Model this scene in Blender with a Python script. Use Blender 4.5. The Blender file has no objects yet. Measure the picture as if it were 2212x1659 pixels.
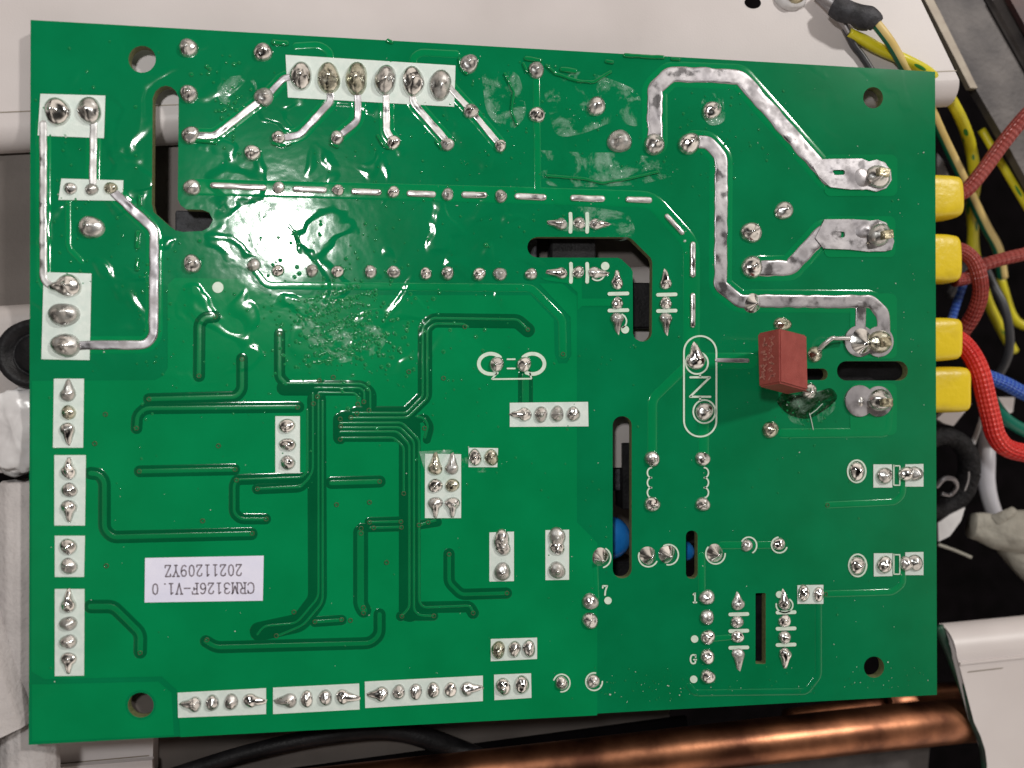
import bpy, math, random
from mathutils import Vector, Matrix, noise
from mathutils.geometry import tessellate_polygon
random.seed(7)
# ---------------------------------------------------------------- camera, light, exposure
# 1 Blender unit = 1 cm.  The circuit board is 12.4 x 9.13 cm and lies in the plane z = 0, seen from about 11 cm.
SC = bpy.context.scene
SC.unit_settings.scale_length = 0.01
BW, BH = 12.4, 9.1323
CAM = Vector((-1.5031, -0.0774, 10.7453))
FPX = 1720.0                       # focal length in the measuring pixels (2212 x 1659 frame)
RV = Vector((0.0048, -0.1326, 0.0004))
ROT = Matrix.Rotation(RV.length, 3, RV.normalized())
cd = bpy.data.cameras.new('camera'); cam = bpy.data.objects.new('camera', cd)
SC.collection.objects.link(cam)
cam.matrix_world = Matrix.Translation(CAM) @ ROT.to_4x4()
cd.sensor_width = 36; cd.lens = FPX / 2212 * 36
cd.clip_start = 0.1; cd.clip_end = 1000
cd.dof.use_dof = True; cd.dof.focus_distance = 11.0; cd.dof.aperture_fstop = 0.15
SC.camera = cam
SC.view_settings.view_transform = 'Standard'; SC.view_settings.look = 'None'
SC.view_settings.exposure = 0; SC.view_settings.gamma = 1

def at(x, y, z=0.0):
    """point of the place at height z that the photograph shows at (x, y) of a 2212 x 1659 frame"""
    d = ROT @ Vector(((x - 1106) / FPX, (829.5 - y) / FPX, -1.0))
    return CAM + d * ((z - CAM.z) / d.z)

def px(n, x=1106, y=830, z=0.0):
    """length in cm of n such pixels at that place"""
    return n * abs((ROT.transposed() @ (at(x, y, z) - CAM)).z) / FPX

W = bpy.data.worlds.new("World"); SC.world = W; W.use_nodes = True
nt = W.node_tree; nt.nodes.clear()
wo = nt.nodes.new('ShaderNodeOutputWorld'); wb = nt.nodes.new('ShaderNodeBackground')
# the room: dim above (the person and phone leaning over the case), warm walls lower down, uneven
tc = nt.nodes.new('ShaderNodeTexCoord'); ns = nt.nodes.new('ShaderNodeTexNoise'); sx = nt.nodes.new('ShaderNodeSeparateXYZ')
cr = nt.nodes.new('ShaderNodeValToRGB'); c2 = nt.nodes.new('ShaderNodeValToRGB'); mm = nt.nodes.new('ShaderNodeMix'); mm.data_type = 'RGBA'; mm.blend_type = 'MULTIPLY'
mm.inputs[0].default_value = 1
ns.inputs['Scale'].default_value = 1.5; ns.inputs['Detail'].default_value = 1.0
cr.color_ramp.elements[0].position = 0.42; cr.color_ramp.elements[0].color = (0.10, 0.095, 0.09, 1)
cr.color_ramp.elements[1].position = 0.58; cr.color_ramp.elements[1].color = (1.7, 1.58, 1.47, 1)
e = c2.color_ramp.elements; e[0].position = 0; e[0].color = (.05, .045, .04, 1); e[1].position = 1; e[1].color = (.022, .022, .023, 1)
for p, v in ((.10, .8), (.55, .62), (.80, .14), (.92, .03)):
    x = c2.color_ramp.elements.new(p); x.color = (v, v * .94, v * .88, 1)
nt.links.new(tc.outputs['Generated'], ns.inputs['Vector']); nt.links.new(tc.outputs['Generated'], sx.inputs[0])
nt.links.new(sx.outputs[2], c2.inputs[0]); nt.links.new(ns.outputs[0], cr.inputs[0])
nt.links.new(cr.outputs[0], mm.inputs[6]); nt.links.new(c2.outputs[0], mm.inputs[7]); nt.links.new(mm.outputs[2], wb.inputs[0]); nt.links.new(wb.outputs[0], wo.inputs[0])
wb.inputs[1].default_value = 0.9

def lamp(name, pos, target, size, power, col):
    l = bpy.data.lights.new(name, 'AREA'); l.shape = 'DISK'; l.size = size; l.energy = power; l.color = col
    o = bpy.data.objects.new(name, l); SC.collection.objects.link(o)
    o.location = pos; o.rotation_euler = (Vector(target) - Vector(pos)).to_track_quat('-Z', 'Y').to_euler()
    return o
g = at(605, 500)                                            # the glare on the board: mirror direction of the lamp overhead
d = g - CAM; d = Vector((d.x, d.y, -d.z)).normalized()
lamp('ceiling_lamp', g + d * 21, g, 2.3, 2150, (1.0, 0.985, 0.95))
lamp('workshop_lamp', (43, 35, 50), (0, 0, 0), 5.5, 24500, (1.0, 0.96, 0.90))

# ---------------------------------------------------------------- materials
def new_mat(name):
    m = bpy.data.materials.new(name); m.use_nodes = True
    n = m.node_tree; b = n.nodes['Principled BSDF']
    return m, n, b
def N(n, t, **kw):
    x = n.nodes.new(t)
    for k, v in kw.items():
        if k in x.inputs: x.inputs[k].default_value = v
        else: setattr(x, k, v)
    return x
def coords(n):
    g = N(n, 'ShaderNodeNewGeometry'); return g.outputs['Position']
def mix_noise(n, b, c1, c2, scale, detail=4, lo=.35, hi=.65, vec=None):
    t = N(n, 'ShaderNodeTexNoise', Scale=scale, Detail=detail)
    n.links.new(vec or coords(n), t.inputs['Vector'])
    r = N(n, 'ShaderNodeValToRGB'); r.color_ramp.elements[0].position = lo; r.color_ramp.elements[1].position = hi
    r.color_ramp.elements[0].color = (*c1, 1); r.color_ramp.elements[1].color = (*c2, 1)
    n.links.new(t.outputs[0], r.inputs[0]); n.links.new(r.outputs[0], b.inputs['Base Color'])
    return r
def add_bump(n, b, scale, strength, dist, detail=3, vec=None, hook=None):
    t = N(n, 'ShaderNodeTexNoise', Scale=scale, Detail=detail)
    n.links.new(vec or coords(n), t.inputs['Vector'])
    bp = N(n, 'ShaderNodeBump', Strength=strength, Distance=dist)
    n.links.new(t.outputs[0], bp.inputs['Height'])
    if hook: n.links.new(hook, bp.inputs['Normal'])
    n.links.new(bp.outputs[0], b.inputs['Normal'])
    return bp
def simple(name, col, rough=.5, metal=0., col2=None, scale=6, bump=None, spec=None, coat=0, lo=.35, hi=.65, detail=4):
    m, n, b = new_mat(name)
    b.inputs['Base Color'].default_value = (*col, 1); b.inputs['Roughness'].default_value = rough
    b.inputs['Metallic'].default_value = metal
    if coat: b.inputs['Coat Weight'].default_value = coat; b.inputs['Coat Roughness'].default_value = .08
    if spec is not None: b.inputs['Specular IOR Level'].default_value = spec
    if col2: mix_noise(n, b, col, col2, scale, detail, lo, hi)
    if bump: add_bump(n, b, *bump)
    return m

def mask_material(name, c1, c2, rough=.11):
    """glossy green solder mask; where flux was brushed on, the gloss is lumpy"""
    m, n, b = new_mat(name)
    pos = coords(n)
    mix_noise(n, b, c1, c2, 1.1, 5, .3, .7, pos)
    b.inputs['Roughness'].default_value = rough; b.inputs['Specular IOR Level'].default_value = .5
    # lumpy flux zone: distance in the board plane from the upper left middle
    mpn = N(n, 'ShaderNodeMapping'); c = at(640, 470)
    mpn.inputs['Location'].default_value = (-c.x / 4.4, -c.y / 2.2, 0); mpn.inputs['Scale'].default_value = (1 / 4.4, 1 / 2.2, 0)
    n.links.new(pos, mpn.inputs['Vector'])
    ln = N(n, 'ShaderNodeVectorMath', operation='LENGTH'); n.links.new(mpn.outputs[0], ln.inputs[0])
    mr = N(n, 'ShaderNodeMapRange'); mr.inputs['From Min'].default_value = .55; mr.inputs['From Max'].default_value = 1.15
    mr.inputs['To Min'].default_value = 1.; mr.inputs['To Max'].default_value = .05
    n.links.new(ln.outputs['Value'], mr.inputs['Value'])
    t = N(n, 'ShaderNodeTexNoise', Scale=1.5, Detail=3.5, Roughness=.5, Distortion=.2); n.links.new(pos, t.inputs['Vector'])
    t2 = N(n, 'ShaderNodeTexNoise', Scale=30, Detail=2); n.links.new(pos, t2.inputs['Vector'])
    ml = N(n, 'ShaderNodeMath', operation='MULTIPLY'); ml.inputs[1].default_value = .008; n.links.new(t2.outputs[0], ml.inputs[0])
    t3 = N(n, 'ShaderNodeTexNoise', Scale=1.7, Detail=1.6, Roughness=.5, Distortion=.4); n.links.new(pos, t3.inputs['Vector'])
    ss = N(n, 'ShaderNodeMapRange', interpolation_type='SMOOTHSTEP'); n.links.new(t3.outputs[0], ss.inputs['Value'])
    ss.inputs['From Min'].default_value = .52; ss.inputs['From Max'].default_value = .63; ss.inputs['To Max'].default_value = 1.0
    a0 = N(n, 'ShaderNodeMath', operation='ADD'); n.links.new(ss.outputs[0], a0.inputs[0]); n.links.new(ml.outputs[0], a0.inputs[1])
    ad = N(n, 'ShaderNodeMath', operation='ADD'); n.links.new(t.outputs[0], ad.inputs[0]); n.links.new(a0.outputs[0], ad.inputs[1])
    bp = N(n, 'ShaderNodeBump', Distance=.012); n.links.new(mr.outputs[0], bp.inputs['Strength']); n.links.new(ad.outputs[0], bp.inputs['Height'])
    n.links.new(bp.outputs[0], b.inputs['Normal'])
    return m
M = {}
M['mask_dark'] = mask_material('mask_over_laminate', (.0015, .156, .055), (.002, .192, .072))
M['mask_light'] = mask_material('mask_over_copper', (.0015, .194, .062), (.002, .232, .078))
M['mask_gap'] = mask_material('mask_in_gap', (.001, .085, .030), (.0015, .105, .038))
M['mask_trace'] = mask_material('mask_on_trace', (.0015, .165, .050), (.002, .195, .062), .2)
M['fr4'] = simple('bare_laminate_edge', (.17, .17, .075), .7, 0, (.10, .12, .045), 20)
M['silk'] = simple('silkscreen_ink', (.60, .69, .65), .5, 0, (.68, .75, .71), 9, (40, .25, .01))
M['silk_mark'] = simple('silkscreen_line_ink', (.55, .68, .57), .5, 0, (.66, .76, .66), 14)
def metal_mat(name, c1, c2, rough, sc, bump, dirt=None):
    m, n, b = new_mat(name); b.inputs['Metallic'].default_value = 1; b.inputs['Roughness'].default_value = rough
    pos = coords(n)
    mix_noise(n, b, c1, c2, sc, 5, .36, .62, pos)
    t = N(n, 'ShaderNodeTexNoise', Scale=sc * 1.7, Detail=4); n.links.new(pos, t.inputs['Vector'])
    mr = N(n, 'ShaderNodeMapRange'); mr.inputs['From Min'].default_value = .35; mr.inputs['From Max'].default_value = .65
    mr.inputs['To Min'].default_value = rough * .55; mr.inputs['To Max'].default_value = rough * 1.7
    n.links.new(t.outputs[0], mr.inputs[0]); n.links.new(mr.outputs[0], b.inputs['Roughness'])
    add_bump(n, b, *bump, vec=pos)
    return m
M['solder'] = metal_mat('solder', (.56, .555, .54), (.76, .755, .74), .14, 4, (5, .22, .03))
M['solder_satin'] = metal_mat('solder_satin', (.50, .50, .49), (.70, .695, .69), .22, 5, (6, .3, .03))
M['solder_dull'] = metal_mat('solder_dull', (.40, .40, .39), (.62, .61, .60), .33, 6, (8, .35, .03))
M['solder_dirty'] = metal_mat('solder_with_flux', (.34, .34, .26), (.60, .59, .50), .22, 9, (9, .5, .03))
M['tinned'] = metal_mat('tinned_copper', (.33, .315, .335), (.47, .45, .465), .42, 2.5, (3, .22, .02))
M['tinned_bright'] = metal_mat('tinned_copper_bright', (.50, .485, .48), (.66, .645, .64), .36, 3, (4, .22, .02))
M['pin'] = metal_mat('cut_pin', (.42, .37, .25), (.60, .55, .40), .35, 9, (12, .5, .02))
M['via'] = simple('via_ring', (.05, .10, .035), .4, .3)
M['hole'] = simple('via_hole', (.004, .012, .007), .8)
M['cap_red'] = simple('red_capacitor_plastic', (.27, .043, .036), .6, 0, (.33, .062, .052), 5, (60, .4, .012))
M['cap_print'] = simple('faint_capacitor_print', (.45, .18, .14), .7, 0, (.38, .10, .09), 14)
M['paper'] = simple('sticker_paper', (.70, .70, .86), .6, 0, (.77, .76, .90), 3, (30, .2, .01))
M['ink'] = simple('sticker_ink', (.16, .14, .17), .7, 0, (.30, .27, .32), 30)
M['black'] = simple('black_plastic', (.005, .005, .006), .5, 0, (.014, .013, .015), 4, (25, .35, .02), spec=.25)
M['tape'] = simple('black_cloth_tape', (.003, .003, .004), .6, 0, (.012, .011, .013), 9, (18, 1., .04), spec=.25)
M['painted_case_lit'] = simple('white_paint_lit_copy', (.66, .605, .60), .4, 0, (.74, .685, .68), .5, (40, .12, .01))  # lighter copy of the cover paint, light put into the colour against lamp falloff
M['black_matt'] = simple('black_sleeve', (.012, .012, .016), .62, 0, (.045, .045, .055), 6, (20, .6, .03))
M['blue_disc'] = simple('blue_capacitor_coating', (.015, .20, .66), .22, 0, (.03, .26, .74), 3)
M['painted'] = simple('white_painted_sheet', (.53, .485, .48), .42, 0, (.60, .552, .55), .5, (40, .12, .01))
M['bare_sheet'] = simple('grey_sheet', (.44, .40, .39), .45, .1, (.50, .46, .45), .8, (25, .2, .01))
M['edge_tan'] = simple('sheet_cut_edge', (.24, .20, .16), .5, .3, (.30, .26, .21), 5)
M['tray'] = simple('brown_and_shade_tray', (.105, .088, .080), .6, .2, (.135, .115, .105), 1.2, (20, .2, .01))  # brown panel's own tone; on the trench floor it stands in for shade
M['galv'] = simple('galvanised_steel', (.055, .049, .052), .55, .3, (.125, .112, .11), 1.6, (12, .35, .02), detail=7)
M['void'] = simple('recess_shade', (.0015, .0012, .0015), .9, 0, (.004, .003, .004), 2, spec=.05)  # near black colour stands in for the deep shade inside the case
M['bag'] = simple('clear_plastic_bag', (.55, .53, .54), .25, 0, (.70, .69, .70), 1.4, (1.4, .5, .2))
M['foam'] = simple('grey_foam', (.36, .335, .335), .85, 0, (.46, .43, .43), 1.5, (14, .6, .04))
M['beige'] = simple('beige_putty', (.30, .28, .24), .75, 0, (.40, .38, .33), 2, (3, .6, .15))
M['white_cable'] = simple('white_cable', (.55, .54, .60), .4, 0, (.62, .61, .66), 2)
M['clear'] = None
def clear_mat(name, haze, rough, col=(.75, .88, .80), lo=.50, hi=.74):
    m, n, b = new_mat(name); b.inputs['Base Color'].default_value = (*col, 1); b.inputs['Roughness'].default_value = rough
    pos = coords(n)
    t = N(n, 'ShaderNodeTexNoise', Scale=2.6, Detail=9, Roughness=.68, Distortion=.5); n.links.new(pos, t.inputs['Vector'])
    r = N(n, 'ShaderNodeMapRange'); r.inputs['From Min'].default_value = lo; r.inputs['From Max'].default_value = hi
    r.inputs['To Min'].default_value = 0; r.inputs['To Max'].default_value = haze; n.links.new(t.outputs[0], r.inputs[0])
    n.links.new(r.outputs[0], b.inputs['Alpha'])
    add_bump(n, b, 3.2, .9, .10, 4, pos)
    return m
M['flux'] = clear_mat('dried_flux', .36, .10, (.50, .74, .62))
m, n, b = new_mat('clear_flux_drop'); b.inputs['Transmission Weight'].default_value = 0; b.inputs['Roughness'].default_value = .06
b.inputs['Base Color'].default_value = (.002, .19, .056, 1); b.inputs['Specular IOR Level'].default_value = .45; M['drop'] = m
# copper pipe
m, n, b = new_mat('copper_pipe_metal'); b.inputs['Metallic'].default_value = 1; b.inputs['Roughness'].default_value = .38
mix_noise(n, b, (.13, .052, .032), (.52, .225, .12), 1.3, 9, .34, .66); add_bump(n, b, 5, .16, .02, 5); M['copper'] = m
# wires; UV: u round the wire, v along it in cm
def wire_mat(name, base, kind, second=(.01, .10, .03), base2=None, rough=.45):
    m, n, b = new_mat(name); uv = N(n, 'ShaderNodeUVMap'); sp = N(n, 'ShaderNodeSeparateXYZ')
    n.links.new(uv.outputs[0], sp.inputs[0]); b.inputs['Roughness'].default_value = rough
    r = mix_noise(n, b, base, base2 or tuple(c * 1.25 for c in base), 3, 5)
    if kind == 'braid':
        def ws(sign):
            mu = N(n, 'ShaderNodeMath', operation='MULTIPLY'); mu.inputs[1].default_value = sign * 8 * 2 * math.pi; n.links.new(sp.outputs[0], mu.inputs[0])
            mv = N(n, 'ShaderNodeMath', operation='MULTIPLY'); mv.inputs[1].default_value = 40; n.links.new(sp.outputs[1], mv.inputs[0])
            a = N(n, 'ShaderNodeMath', operation='ADD'); n.links.new(mu.outputs[0], a.inputs[0]); n.links.new(mv.outputs[0], a.inputs[1])
            s = N(n, 'ShaderNodeMath', operation='SINE'); n.links.new(a.outputs[0], s.inputs[0]); return s
        a, c = ws(1), ws(-1)
        mx = N(n, 'ShaderNodeMath', operation='MULTIPLY'); n.links.new(a.outputs[0], mx.inputs[0]); n.links.new(c.outputs[0], mx.inputs[1])
        bp = N(n, 'ShaderNodeBump', Strength=.8, Distance=.016); n.links.new(mx.outputs[0], bp.inputs['Height'])
        n.links.new(bp.outputs[0], b.inputs['Normal'])
        if second is not None and kind == 'braid' and len(second) == 4:
            mm = N(n, 'ShaderNodeMix', data_type='RGBA'); mm.inputs['B'].default_value = second
            gt = N(n, 'ShaderNodeMath', operation='GREATER_THAN'); gt.inputs[1].default_value = .55; n.links.new(mx.outputs[0], gt.inputs[0])
            n.links.new(gt.outputs[0], mm.inputs[0]); n.links.new(r.outputs[0], mm.inputs[6]); n.links.new(mm.outputs[2], b.inputs['Base Color'])
            mm.inputs[7].default_value = second
    elif kind in ('stripe', 'patch'):
        mm = N(n, 'ShaderNodeMix', data_type='RGBA'); n.links.new(r.outputs[0], mm.inputs[6]); mm.inputs[7].default_value = (*second, 1)
        if kind == 'stripe':
            f = N(n, 'ShaderNodeMath', operation='COMPARE'); n.links.new(sp.outputs[0], f.inputs[0]); f.inputs[1].default_value = STRIPE_U; f.inputs[2].default_value = .12
        else:
            cb = N(n, 'ShaderNodeCombineXYZ'); mu = N(n, 'ShaderNodeMath', operation='MULTIPLY'); mu.inputs[1].default_value = 2.2; n.links.new(sp.outputs[0], mu.inputs[0])
            n.links.new(mu.outputs[0], cb.inputs[0]); n.links.new(sp.outputs[1], cb.inputs[1])
            t = N(n, 'ShaderNodeTexVoronoi', Scale=1.9); n.links.new(cb.outputs[0], t.inputs['Vector'])
            f = N(n, 'ShaderNodeMath', operation='LESS_THAN'); f.inputs[1].default_value = .24; n.links.new(t.outputs['Distance'], f.inputs[0])
        n.links.new(f.outputs[0], mm.inputs[0]); n.links.new(mm.outputs[2], b.inputs['Base Color'])
    return m
STRIPE_U = .28
M['yg_stripe'] = wire_mat('yellow_green_striped_insulation', (.66, .48, .16), 'stripe', (.005, .13, .07), (.72, .55, .22))
M['yg_patch'] = wire_mat('yellow_green_patched_insulation', (.62, .54, .015), 'patch', (.02, .20, .03), (.72, .64, .03), .35)
M['red_dull'] = wire_mat('brownish_red_braid', (.27, .028, .022), 'braid', (), (.36, .055, .045), .36)
M['red'] = wire_mat('bright_red_braid', (.62, .010, .008), 'braid', (), (.72, .03, .02), .42)
M['blue'] = wire_mat('blue_braid', (.008, .06, .42), 'braid', (.15, .32, .75, 1), (.015, .09, .55), .4)
M['green_w'] = simple('green_insulation', (.003, .16, .105), .35)
M['grey_w'] = simple('dark_grey_insulation', (.035, .035, .042), .4, 0, (.06, .06, .065), 2)
M['boot'] = simple('yellow_vinyl_sleeve', (.76, .56, .012), .38, 0, (.60, .43, .02), 2.2, (9, .3, .03), lo=.48, hi=.8)

# ---------------------------------------------------------------- helpers
COL = SC.collection
def link(name, me, mat, parent=None, mat2=None):
    o = bpy.data.objects.new(name, me); COL.objects.link(o)
    if mat and not me.materials:
        me.materials.append(mat)
        if mat2: me.materials.append(mat2)
    if parent: o.parent = parent
    return o
def tag(o, label=None, cat=None, group=None, kind=None):
    if label: o['label'] = label
    if cat: o['category'] = cat
    if group: o['group'] = group
    if kind: o['kind'] = kind
    return o
def empty(name, loc, label=None, cat=None, group=None):
    o = bpy.data.objects.new(name, None); COL.objects.link(o); o.location = loc; o.empty_display_size = .3
    return tag(o, label, cat, group)
def mesh(name, vs, fs, mat, parent=None, smooth=True, mat2=None, fmat=None, origin=None, uvs=None):
    vs = [Vector(v) for v in vs]
    if origin is None:
        origin = Vector((sum(v.x for v in vs), sum(v.y for v in vs), sum(v.z for v in vs))) / len(vs)
    po = parent_loc(parent)
    me = bpy.data.meshes.new(name); me.from_pydata([v - origin for v in vs], [], fs); me.update()
    if smooth: me.polygons.foreach_set('use_smooth', [True] * len(me.polygons))
    if uvs:
        l = me.uv_layers.new(name='UVMap')
        for p in me.polygons:
            for li, vi in zip(p.loop_indices, p.vertices): l.data[li].uv = uvs[vi]
            us = [l.data[li].uv[0] for li in p.loop_indices]
            if max(us) - min(us) > .5:
                for li in p.loop_indices:
                    if l.data[li].uv[0] < .5: l.data[li].uv[0] += 1
    o = link(name, me, mat, parent, mat2)
    if fmat: me.polygons.foreach_set('material_index', fmat)
    o.location = origin - po
    return o
def parent_loc(p):
    v = Vector((0, 0, 0))
    while p: v += p.location; p = p.parent
    return v
def V3(pts, z=0): return [at(p[0], p[1], z) for p in pts]
def slab(name, loops, z0, z1, mat, parent=None, mat2=None, smooth=False, pix=True):
    """flat plate between z0 (bottom) and z1 (top); first loop is its outline, the others are holes"""
    L = [[(Vector((v.x, v.y, 0)) if not pix else None) or v for v in (V3(l) if pix else [Vector((a, b, 0)) for a, b in l])] for l in loops]
    def area(l): return sum(l[i].x * l[(i + 1) % len(l)].y - l[(i + 1) % len(l)].x * l[i].y for i in range(len(l)))
    L = [l if (area(l) > 0) == (k == 0) else l[::-1] for k, l in enumerate(L)]
    flat = [v for l in L for v in l]; n = len(flat)
    tris = tessellate_polygon(L)
    vs = [(v.x, v.y, z1) for v in flat] + [(v.x, v.y, z0) for v in flat]
    fs, fm = [], []
    for t in tris:
        a, b, c = (flat[i] for i in t)
        if (b.x - a.x) * (c.y - a.y) - (b.y - a.y) * (c.x - a.x) < 0: t = t[::-1]
        fs.append(tuple(t)); fm.append(0); fs.append(tuple(i + n for i in t[::-1])); fm.append(0)
    k = 0
    for l in L:
        m = len(l)
        for i in range(m):
            a, b = k + i, k + (i + 1) % m
            fs.append((a, a + n, b + n, b)); fm.append(1 if mat2 else 0)
        k += m
    return mesh(name, vs, fs, mat, parent, smooth, mat2, fm)
def circ(x, y, rx, ry=None, n=28, a0=0, a1=2 * math.pi):
    ry = ry or rx
    full = abs(a1 - a0 - 2 * math.pi) < 1e-6
    return [(x + rx * math.cos(a0 + (a1 - a0) * i / (n if full else n - 1)), y + ry * math.sin(a0 + (a1 - a0) * i / (n if full else n - 1))) for i in range(n)]
def stad(x0, y0, x1, y1, r, n=9):
    """rounded box loop"""
    out = []
    for cx, cy, a in ((x1 - r, y0 + r, -90), (x1 - r, y1 - r, 0), (x0 + r, y1 - r, 90), (x0 + r, y0 + r, 180)):
        for i in range(n): t = math.radians(a + 90 * i / (n - 1)); out.append((cx + r * math.cos(t), cy + r * math.sin(t)))
    return out
def smooth_path(P, r):
    """round the corners of a polyline of 2-D points with radius about r"""
    P = [Vector((p[0], p[1])) for p in P]; out = [P[0]]
    for i in range(1, len(P) - 1):
        a, b, c = P[i - 1], P[i], P[i + 1]
        ra = min(r, (a - b).length * .45, (c - b).length * .45)
        p, q = b + (a - b).normalized() * ra, b + (c - b).normalized() * ra
        for k in range(5):
            t = k / 4; out.append(p * (1 - t) ** 2 + b * 2 * t * (1 - t) + q * t * t)
    out.append(P[-1]); return out
def ribbon(name, path, w, h, z, mat, parent=None, prof='round', rnd=None, lumps=0., wob=0., step=None, caps=True, join=None, seed=0):
    """raised strip along a pixel path; w = width in pixels, h = height in cm above z"""
    P = smooth_path(path, rnd if rnd is not None else w * .7)
    if step:
        Q = [P[0]]
        for a, b in zip(P, P[1:]):
            k = max(1, int((b - a).length / step))
            for i in range(1, k + 1): Q.append(a + (b - a) * i / k)
        P = Q
    P = [p for i, p in enumerate(P) if i == 0 or (p - P[i - 1]).length > 1e-4]
    st = []
    for i, p in enumerate(P):
        d1 = (P[i] - P[i - 1]).normalized() if i else None; d2 = (P[i + 1] - P[i]).normalized() if i < len(P) - 1 else None
        dd = ((d1 or d2) + (d2 or d1)).normalized(); mit = 1 / max(.5, dd.dot(d1 or d2))
        st.append((p, dd, w / 2 * mit, 1.))
    if caps:
        ks = [.35, .65, .87, 1.0]
        a, d0 = st[0][0], st[0][1]; b, d9 = st[-1][0], st[-1][1]
        pre = [(a - d0 * (w / 2) * k, d0, w / 2 * math.sqrt(max(0.0004, 1 - k * k)), math.sqrt(max(.0, 1 - k * k))) for k in reversed(ks)]
        post = [(b + d9 * (w / 2) * k, d9, w / 2 * math.sqrt(max(0.0004, 1 - k * k)), math.sqrt(max(.0, 1 - k * k))) for k in ks]
        st = pre + st + post
    if prof == 'flat': T = [(-1, 0), (-.97, 1), (.97, 1), (1, 0)]
    elif prof == 'plateau': T = [(-1, 0), (-.97, .55), (-.88, .9), (-.7, 1), (-.35, .96), (0, .94), (.35, .96), (.7, 1), (.88, .9), (.97, .55), (1, 0)]
    else: T = [(-1, 0), (-.93, .5), (-.7, .85), (-.35, .97), (0, 1), (.35, .97), (.7, .85), (.93, .5), (1, 0)]
    vs, fs = [], []; m = len(T); rs = random.Random(seed + 5)
    ox, oy = rs.random() * 90, rs.random() * 90
    for k, (p, dd, hw, hs) in enumerate(st):
        nn = Vector((-dd.y, dd.x))
        wl = 1 + wob * noise.noise(Vector((p.x * .045 + ox, p.y * .045, 1)))
        wr = 1 + wob * noise.noise(Vector((p.x * .045 + ox, p.y * .045, 9)))
        for t, hh in T:
            q = p + nn * (hw * t * (wl if t < 0 else wr))
            v = at(q.x, q.y)
            lump = 1 + lumps * noise.noise(Vector((q.x * .06 + ox, q.y * .06 + oy, 0))) * (1 if hh else 0)
            vs.append((v.x, v.y, z + h * hs * hh * lump))
    for k in range(len(st) - 1):
        for i in range(m - 1):
            a = k * m + i; fs.append((a, a + m, a + m + 1, a + 1))
    # orientation: image y runs down, so check one face
    a, b_, c = (Vector(vs[j]) for j in fs[len(fs) // 2][:3])
    if (b_ - a).cross(c - a).z < 0: fs = [f[::-1] for f in fs]
    if join is not None:
        k0 = len(join[0]); join[0].extend(vs); join[1].extend(tuple(i + k0 for i in f) for f in fs); return None
    return mesh(name, vs, fs, mat, parent, prof != 'flat')

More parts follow.
